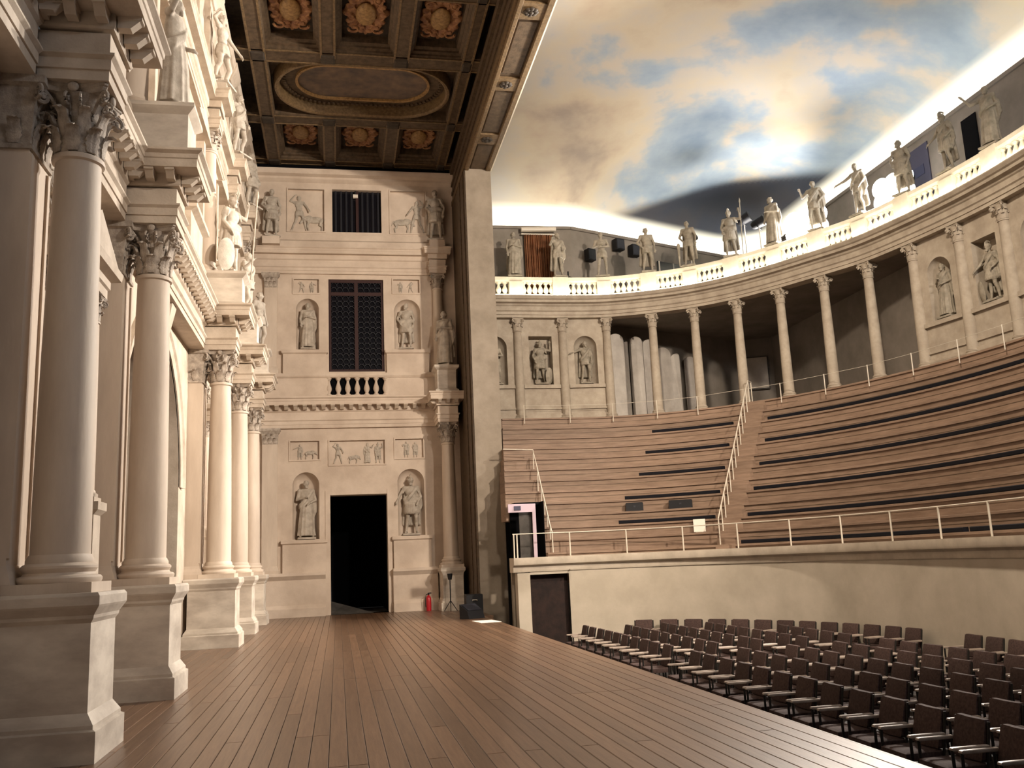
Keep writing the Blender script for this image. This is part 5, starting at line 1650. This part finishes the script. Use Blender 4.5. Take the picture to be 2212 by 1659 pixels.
# thin posts with a wire on the top tier
tr_ = thing('top_tier_railing', 'thin white posts with a wire before the colonnade', 'railing', (0, 0, 0))
TP = MB().tube([(0, 0, 0), (0, 0, .62)], .016, 6).mesh('post', IRON, 1.0)
tp = []
for i, P in enumerate(COLS):
    a = facing(i)
    x, y = P[0] + cos(a) * .52 , P[1] + sin(a) * .52
    if i in (5,):
        continue
    link('post', TP, tr_, (x, y, 6.0))
    tp.append((x, y, 6.60))
obj('wire', MB().tube(tp, .006, 5), IRON, tr_)
# aisle rail
ar_ = thing('aisle_railing', 'pale metal hand rail climbing the aisle stair between the tiers', 'railing', (0, 0, 0))
pts = []
for k in range(0, NT + 1):
    t = tier_t(min(k, NT - 1)) + (.02 if k < NT else .09)
    cx, cy, a, b = el(t)
    th = rad(50.5)
    x, y = cx + b * cos(th), cy + a * sin(th)
    z = tier_z(min(k + 1, NT))
    if k % 1 == 0:
        obj('post', MB().tube([(x, y, z - .02), (x, y, z + .72)], .017, 6), IRON, ar_)
    pts.append((x, y, z + .72))
obj('hand_rail', MB().tube(pts, .017, 6), IRON, ar_, smooth=1)
# doorway housing cut into the tiers beside the pier
vo_ = struct('door_3', MB().box(5.1, 5.9, 27.55, 27.6, 1.3, 3.22).box(5.86, 5.88, 26.3, 27.6, 1.3, 3.22).box(5.1, 5.88, 26.75, 27.6, 3.15, 3.22), VOID, 'dark doorway with lilac frame cut into the tiers beside the pier')
obj('lintel', MB().box(4.85, 5.66, 26.42, 26.5, 2.92, 3.16), LILAC, vo_)
obj('jamb', MB().box(5.56, 5.66, 26.42, 26.5, 1.4, 2.92), LILAC, vo_)
obj('sign_plate', MB().box(5.02, 5.22, 26.40, 26.42, 2.98, 3.10), BLUEDK, vo_)
obj('door_leaf', MB().box(5.2, 5.56, 26.62, 26.66, 1.4, 2.92), STREET, vo_)
vr = thing('doorway_railing', 'pale metal railing round the lilac doorway beside the pier', 'railing', (0, 0, 0))
v_pts = [(5.12, 28.35, 5.0), (6.07, 28.30, 4.95), (6.08, 27.85, 4.35), (6.08, 27.45, 3.80), (6.08, 27.1, 3.35), (6.08, 26.8, 2.95), (6.08, 26.5, 2.55), (6.08, 26.25, 2.30)]
obj('hand_rail', MB().tube(v_pts, .018, 6), IRON, vr)
for x, y, z in v_pts[1:]:
    obj('post', MB().tube([(x, y, z - .78), (x, y, z)], .018, 6), IRON, vr)

# black boxes on the pad row and a pale notice box
for k, (th, w_, lab) in enumerate(((73.3, .26, 'small black box on the lower pad row, towards the lilac doorway'), (62.0, .34, 'wider black box on the lower pad row, towards the aisle stair'))):
    cx, cy, a, b = el(tier_t(3) + .04)
    x, y = cx + b * cos(rad(th)), cy + a * sin(rad(th))
    t = thing('black_box', lab, 'box', (x, y, tier_z(3) + .10), rad(th - 90), 'black boxes on the tiers')
    t.location.z = tier_z(4) - .0
    obj('body', MB().frustum_rect([(-w_, w_, -.02, .22, 0), (-w_, w_, -.02, .22, .24), (-w_ + .02, w_ - .02, 0, .2, .26)]), BLACK, t)
    obj('latch', MB().box(-.03, .03, -.03, -.015, .12, .17), LEAD, t)
cx, cy, a, b = el(tier_t(2) + .0)
nb_ = thing('notice_board', 'small pale notice board at the foot of the aisle stair', 'board', (cx + b * cos(rad(57.0)), cy + a * sin(rad(57.0)) - .10, tier_z(2)), rad(-35))
obj('board', MB().box(-.17, .17, -.015, .015, .02, .38), PAPER, nb_)
obj('stand', MB().box(-.12, .12, .0, .10, 0, .03), IRON, nb_)

# ------------------------------------------------------------------ behind the open colonnade
scr = [(10.05, 31.55, .34, 3.35), (10.47, 31.78, .10, 3.1), (10.92, 31.86, .28, 3.32), (11.45, 32.05, .26, 3.25), (12.1, 32.28, .36, 3.0), (12.65, 32.5, .22, 2.8), (13.35, 32.75, .25, 2.75)]
for k, (x, y, hw, h) in enumerate(scr):
    mb = MB()
    rows = []
    for i in range(9):
        a = PI * i / 8
        rows.append(None)
    outline = [(-hw, 0), (hw, 0), (hw, h - hw * .7)] + [(hw * cos(PI * i / 10), h - hw * .7 + hw * .7 * sin(PI * i / 10)) for i in range(1, 10)] + [(-hw, h - hw * .7)]
    bul = .10 if k % 2 else .03
    f_ = [(px, -.05 - bul * (1 - (px / hw) ** 2), pz) for px, pz in outline]
    g_ = [(px, .05, pz) for px, pz in outline]
    mb.poly(f_); mb.poly(g_[::-1])
    for i in range(len(f_)):
        j = (i + 1) % len(f_)
        mb.poly([f_[i], f_[j], g_[j], g_[i]])
    o = obj('pale_slab', mb, PALE, None, (x, y, ZC0 - .015), (0, 0, .36))  # pale round-topped slabs set along the slanting wall
    tag(o, 'tall pale round-topped slab standing behind the colonnade, %s from the niche bays' % ('first' if k == 0 else ORD[k + 1]), 'screen', 'pale slabs behind the colonnade')
wp_ = thing('wall_plaque', 'pale framed plaque hanging deep in the dark loggia corner', 'plaque', (16.55, 33.68, 7.85), -.43)
obj('panel', MB().box(-.42, .42, -.05, .0, 0, 1.25), PALE, wp_)
obj('frame', MB().box(-.47, .47, -.03, .0, -.05, 0).box(-.47, .47, -.03, 0, 1.25, 1.3).box(-.47, -.42, -.03, 0, 0, 1.25).box(.42, .47, -.03, 0, 0, 1.25), STREET, wp_)

# ------------------------------------------------------------------ on the upper hall walls
cu = thing('curtain', 'brown pleated curtain on the hall wall between two balustrade statues', 'curtain', (7.25, 31.10, 10.41))
rows = []
nn_ = 96
for z in (0.0, .5, 1.5, 2.72):
    rows.append([(-.52 + 1.04 * i / nn_, .05 * sin(i * .78) + .025 * sin(i * 1.9 + 1) - .05 * (1 - z / 3), z) for i in range(nn_ + 1)])
cm = MB().quadgrid(rows)
obj('cloth', cm, CURT, cu, smooth=1.5)
obj('curtain_rod', MB().tube([(-.62, 0, 2.75), (.62, 0, 2.75)], .03, 8), IRON, cu, smooth=1)
du = tag(obj('wall_duct', MB().tube([(6.62, 31.05, 13.30), (7.9, 31.03, 13.34)], .085, 12), IRON, None, smooth=1), 'pale metal tube lying above the brown curtain', 'duct')
WD = Vector((15.9 - 8.5, 34.1 - 31.2)).normalized()
wang = math.atan2(WD.y, WD.x)
def on_slant(u):
    return (8.5 + WD.x * u, 31.2 + WD.y * u)
for x, y, z, w_, lab in ((9.13, 31.45, 12.45, .17, 'black wall speaker beside the brown curtain, lower than its neighbours'), (10.41, 31.95, 13.05, .19, 'square black wall speaker high under the cove, first after the folded-arms statue'), (11.13, 32.23, 12.93, .20, 'square black wall speaker just before the cloaked nude statue')):
    t = thing('wall_speaker', lab, 'speaker', (x - .0, y - .02, z - .22), wang, 'black speakers on the hall wall')
    obj('cabinet', MB().frustum_rect([(-w_, w_, -.34, -.08, 0), (-w_, w_, -.34, -.08, .42), (-w_ + .02, w_ - .02, -.32, -.1, .44)]), BLACK, t)
    obj('grille', MB().box(-w_ + .03, w_ - .03, -.35, -.335, .04, .38), LEAD, t)
    obj('bracket', MB().box(-.04, .04, -.09, .02, .16, .26), BLACK, t)
# stage lamps on poles behind the balustrade
def stage_lamp(x, y, z, yaw, tilt, lab):
    t = thing('stage_lamp', lab, 'lamp', (x, y, 10.42), yaw, 'black stage lamps on poles')
    hgt = z - 10.42
    obj('pole', MB().tube([(0, 0, 0), (0, 0, hgt - .2)], .02, 8), IRON, t)
    obj('pole_foot', MB().lathe([(.2, 0), (.2, .02), (.03, .04)], 14), BLACK, t)
    obj('yoke', MB().tube([(-.2, 0, hgt), (-.2, 0, hgt - .2), (.2, 0, hgt - .2), (.2, 0, hgt)], .015, 6), BLACK, t)
    b = MB().lathe([(.10, -.26), (.15, -.18), (.17, .0), (.18, .18), (.20, .24), (.14, .24)], 16)
    obj('lamp_can', b, BLACK, t, (0, 0, hgt), (tilt, 0, 0), smooth=0.6)
    return t
stage_lamp(12.75, 30.3, 12.75, .3, 1.1, 'tilted black stage lamp on a pole between two nude balustrade statues')
stage_lamp(14.1, 28.6, 12.95, .8, 1.2, 'round black stage lamp on a pole behind the statue with a spear')
stage_lamp(14.35, 28.0, 12.6, .8, 1.3, 'lower black stage lamp on a pole before the robed statue')
# panels and openings of the back hall wall
wb = struct('window_3', MB().box(17.20, 17.28, 22.65, 23.75, 11.0, 13.2), BLUEDK, 'dull blue shuttered panel in the back hall wall')
obj('panel_bar', MB().box(17.19, 17.21, 22.9, 23.5, 12.3, 12.6), plain('darker_blue', (.03, .035, .08), .6), wb)
struct('door_4', MB().box(17.21, 17.28, 20.55, 21.15, 10.42, 13.05), VOID, 'narrow dark opening in the back hall wall')
ws = struct('window_4', MB().poly([(*on_slant(4.05), 11.0), (*on_slant(5.6), 11.0), (*on_slant(5.6), 12.75), (*on_slant(4.05), 12.75)]), GLASS_DK, 'dark window in the slanting hall wall')
ws.location = (.03, -.05, 0)
obj('window_bar', MB().box(0, .06, -.02, .02, 11.0, 12.75), IRON, ws, (*on_slant(4.12), 0), (0, 0, wang))
obj('window_bar', MB().box(0, .06, -.02, .02, 11.0, 12.75), IRON, ws, (*on_slant(4.85), 0), (0, 0, wang))

# ------------------------------------------------------------------ floodlights
def flood(x, y, z, target, energy, color, lab, bank=True, spot=100, blend=.5):
    d = Vector(target) - Vector((x, y, z))
    yaw = math.atan2(-d.x, d.y)           # local +y points at the target
    t = thing('floodlight', lab, 'floodlight', (x, y, 10.42), yaw, 'floodlights on the balustrade gallery')
    hz = z - 10.42
    obj('pole', MB().tube([(0, -.2, 0), (0, -.2, hz - .3)], .03, 8), BLACK, t)
    obj('pole_foot', MB().lathe([(.22, 0), (.22, .02), (.04, .05)], 14, (0, -.2, 0)), BLACK, t)
    for i in range(3):  # extra, oversized lenses spread the lamp to imitate its glare
        for j in range(2):
            cx_, cz_ = (-.42 + .42 * i), hz - .2 + .42 * j
            h_ = obj('lamp_housing', MB().lathe([(.10, -.24), (.22, -.16), (.30, -.02), (.30, .01)], 24), BLACK, t, (cx_, 0, cz_), (-PI / 2, 0, 0), smooth=.6)
            obj('lens', MB().lathe([(.31, .012), (.29, .04), (.18, .075), (.01, .085)], 24), LENS, h_, smooth=.8)
    ld = bpy.data.lights.new('flood_beam', 'SPOT')
    ld.energy = energy
    ld.color = color
    ld.spot_size = rad(spot)
    ld.spot_blend = blend
    ld.shadow_soft_size = .3
    lo = link('flood_beam', ld, t, (0, .25, hz))
    el_ = math.atan2(d.z, math.hypot(d.x, d.y))
    lo.rotation_euler = (PI / 2 + el_, 0, 0)
    return t
flood(14.95, 25.95, 11.78, (-2.4, 13.0, 4.0), E_FLOOD_VIEW, (1.0, .90, .79), 'glaring bank of white floodlights on the balustrade before the far hall corner')
flood(16.2, 23.05, 11.78, (-2.4, 17.0, 5.0), E_FLOOD_VIEW, (1.0, .90, .79), 'glaring bank of white floodlights on the balustrade, beside the panelled back wall')
flood(10.7, 1.4, 11.78, (.6, 32.0, 7.5), E_FLOOD_NEAR * .30, (1.0, .84, .67), 'bank of floodlights on the near arm of the balustrade turned to the end wall', spot=52)
flood(13.5, 4.6, 11.78, (-.5, 31.0, 6.0), E_FLOOD_NEAR * 1.0, (1.0, .84, .67), 'second bank of floodlights on the near arm of the balustrade', spot=82, blend=.8)

def lamp(name, kind, loc, target, energy, color, lab, size=.3, spot=120):
    t = thing(name, lab, 'lamp', loc, 0, 'house lamps')
    can = obj('lamp_can', MB().lathe([(.06, -.2), (.14, -.15), (.16, .1), (.14, .1)], 14), BLACK, t)
    ld = bpy.data.lights.new('lamp_beam', 'SPOT')
    ld.energy = energy
    ld.color = color
    ld.spot_size = rad(spot)
    ld.spot_blend = .7
    ld.shadow_soft_size = size
    d = Vector(target) - Vector(loc)
    q = d.to_track_quat('-Z', 'Y')
    lo = link('lamp_beam', ld, t, tuple(d.normalized() * .2))
    lo.rotation_mode = 'QUATERNION'
    lo.rotation_quaternion = q
    can.rotation_mode = 'QUATERNION'
    can.rotation_quaternion = d.to_track_quat('Z', 'Y')
    obj('mount', MB().tube([(0, 0, .1), (0, 0, .35)], .03, 6), BLACK, t)
    return t
lamp('tier_fill_lamp', 'SPOT', (5.7, 9.0, 14.3), (13.4, 20.5, 3.0), E_TIER_FILL, (1.0, .84, .66), 'unseen fill lamp added on the auditorium side of the great beam', .4, 74)  # added out of view to lift the tiers and podium
for loc, tgt, k_, lab in (((14.9, 28.3, 11.55), (13.5, 28.2, 15.7), 1.0, 'lamp on a pole washing the painted sky behind the statue with a spear'), ((8.2, 30.75, 11.3), (8.0, 26.0, 15.8), .12, 'added lamp on a pole brightening the painted sky beside the brown curtain')):  # the second is added behind the balustrade to brighten the sky overall
    t = lamp('sky_lamp', 'SPOT', loc, tgt, E_UPLIGHT * k_, (1.0, .95, .87), lab, .4, 110)
    obj('pole', MB().tube([(0, 0, 10.42 - loc[2]), (0, 0, -.1)], .025, 8), BLACK, t)
    obj('pole_foot', MB().lathe([(.2, 10.405 - loc[2]), (.2, 10.425 - loc[2]), (.03, 10.45 - loc[2])], 14), BLACK, t)

# ------------------------------------------------------------------ chairs in the orchestra
def chair_parts():
    seat = MB().frustum_rect([(-.23, .22, -.235, .235, .40), (-.24, .22, -.24, .24, .43), (-.235, .22, -.235, .235, .475), (-.20, .21, -.21, .21, .49)]).mesh('seat', CHAIRF, .6)
    rows = []
    for z, x in ((.50, .185), (.52, .18), (.86, .265), (.895, .28)):
        w_ = .235 if z in (.52, .86) else .215
        rows.append([(x - .028, -w_, z), (x - .05, 0, z), (x - .028, w_, z), (x + .03, w_, z), (x + .02, 0, z), (x + .03, -w_, z)])
    m = MB().quadgrid(rows, close_u=True)
    m.poly(rows[0][::-1]); m.poly(rows[-1])
    back = m.mesh('backrest', CHAIRF, .6)
    arm = MB().frustum_rect([(-.19, .20, -.024, .024, .0), (-.21, .21, -.03, .03, .012), (-.205, .21, -.028, .028, .03), (-.19, .20, -.02, .02, .036)]).mesh('armrest', CHAIRW, .6)
    fl_ = MB().tube([(0, 0, 0), (0, 0, .645)], .017, 8).mesh('leg', CHAIRL, 1.0)
    rl = MB().tube([(.05, 0, 0), (0, 0, .44), (.07, 0, .88)], .016, 8).mesh('leg', CHAIRL, 1.0)
    return seat, back, arm, fl_, rl
CH = chair_parts()
def chair(x, y, rz, label, group):
    px, py = proj((x, y, ORCH_Z + .85))
    if not (-60 < px < 2275 and py < 1720):
        return
    t = thing('armchair', label, 'chair', (x, y, ORCH_Z), rz, group)
    link('seat', CH[0], t)
    link('backrest', CH[1], t)
    for s in (-1, 1):
        link('armrest', CH[2], t, (0, s * .275, .64))
        link('leg', CH[3], t, (-.19, s * .275, 0))
        link('leg', CH[4], t, (.20, s * .25, 0))
WN = lambda n: {1: 'first'}.get(n, ORD.get(n, str(n)))
for r in range(6):
    X = 6.14 + .965 * r
    for side, y0, dy in (('end wall', 18.05, .69), ('near', 16.55, -.69)):
        for j in range(13):
            y = y0 + dy * j
            cx, cy, a, b = el(0, -1.5)
            yy = y if y > cy else cy + (y - cy) / 1.45
            if X > cx and ((X - cx) / b) ** 2 + ((yy - cy) / a) ** 2 > 1:
                continue
            if y > cy + a:
                continue
            jit = random.uniform(-.02, .02)
            lab = 'brown armchair, %s row from stage, %s seat from aisle, %s' % (WN(r + 1), WN(j + 1), 'end wall side' if side == 'end wall' else 'side away from end wall')
            chair(X + jit, y + random.uniform(-.015, .015), random.uniform(-.03, .03), lab, 'armchairs in straight rows')
bp = curve(0.0, off=-.52, x_end=6.3)
bs_ = arclen(bp)
# distance of the aisle along the back row
sa = min(range(len(bp)), key=lambda i: abs(bp[i][1] - 17.3) + (0 if bp[i][0] > 9 else 50))
for side in (1, -1):
    for j in range(13):
        d = bs_[sa] - side * (.95 + .655 * j)
        if d < .5 or d > bs_[-1]:
            continue
        (x, y), (tx, ty) = at_len(bp, bs_, d)
        # chair faces -x at 0; inward normal (ty,-tx)
        rz = math.atan2(-tx, ty) - PI
        lab = 'brown armchair, curved back row, %s seat from aisle, %s' % (WN(j + 1), 'end wall side' if side > 0 else 'side away from end wall')
        chair(x, y, rz, lab, 'armchairs in the curved back row')
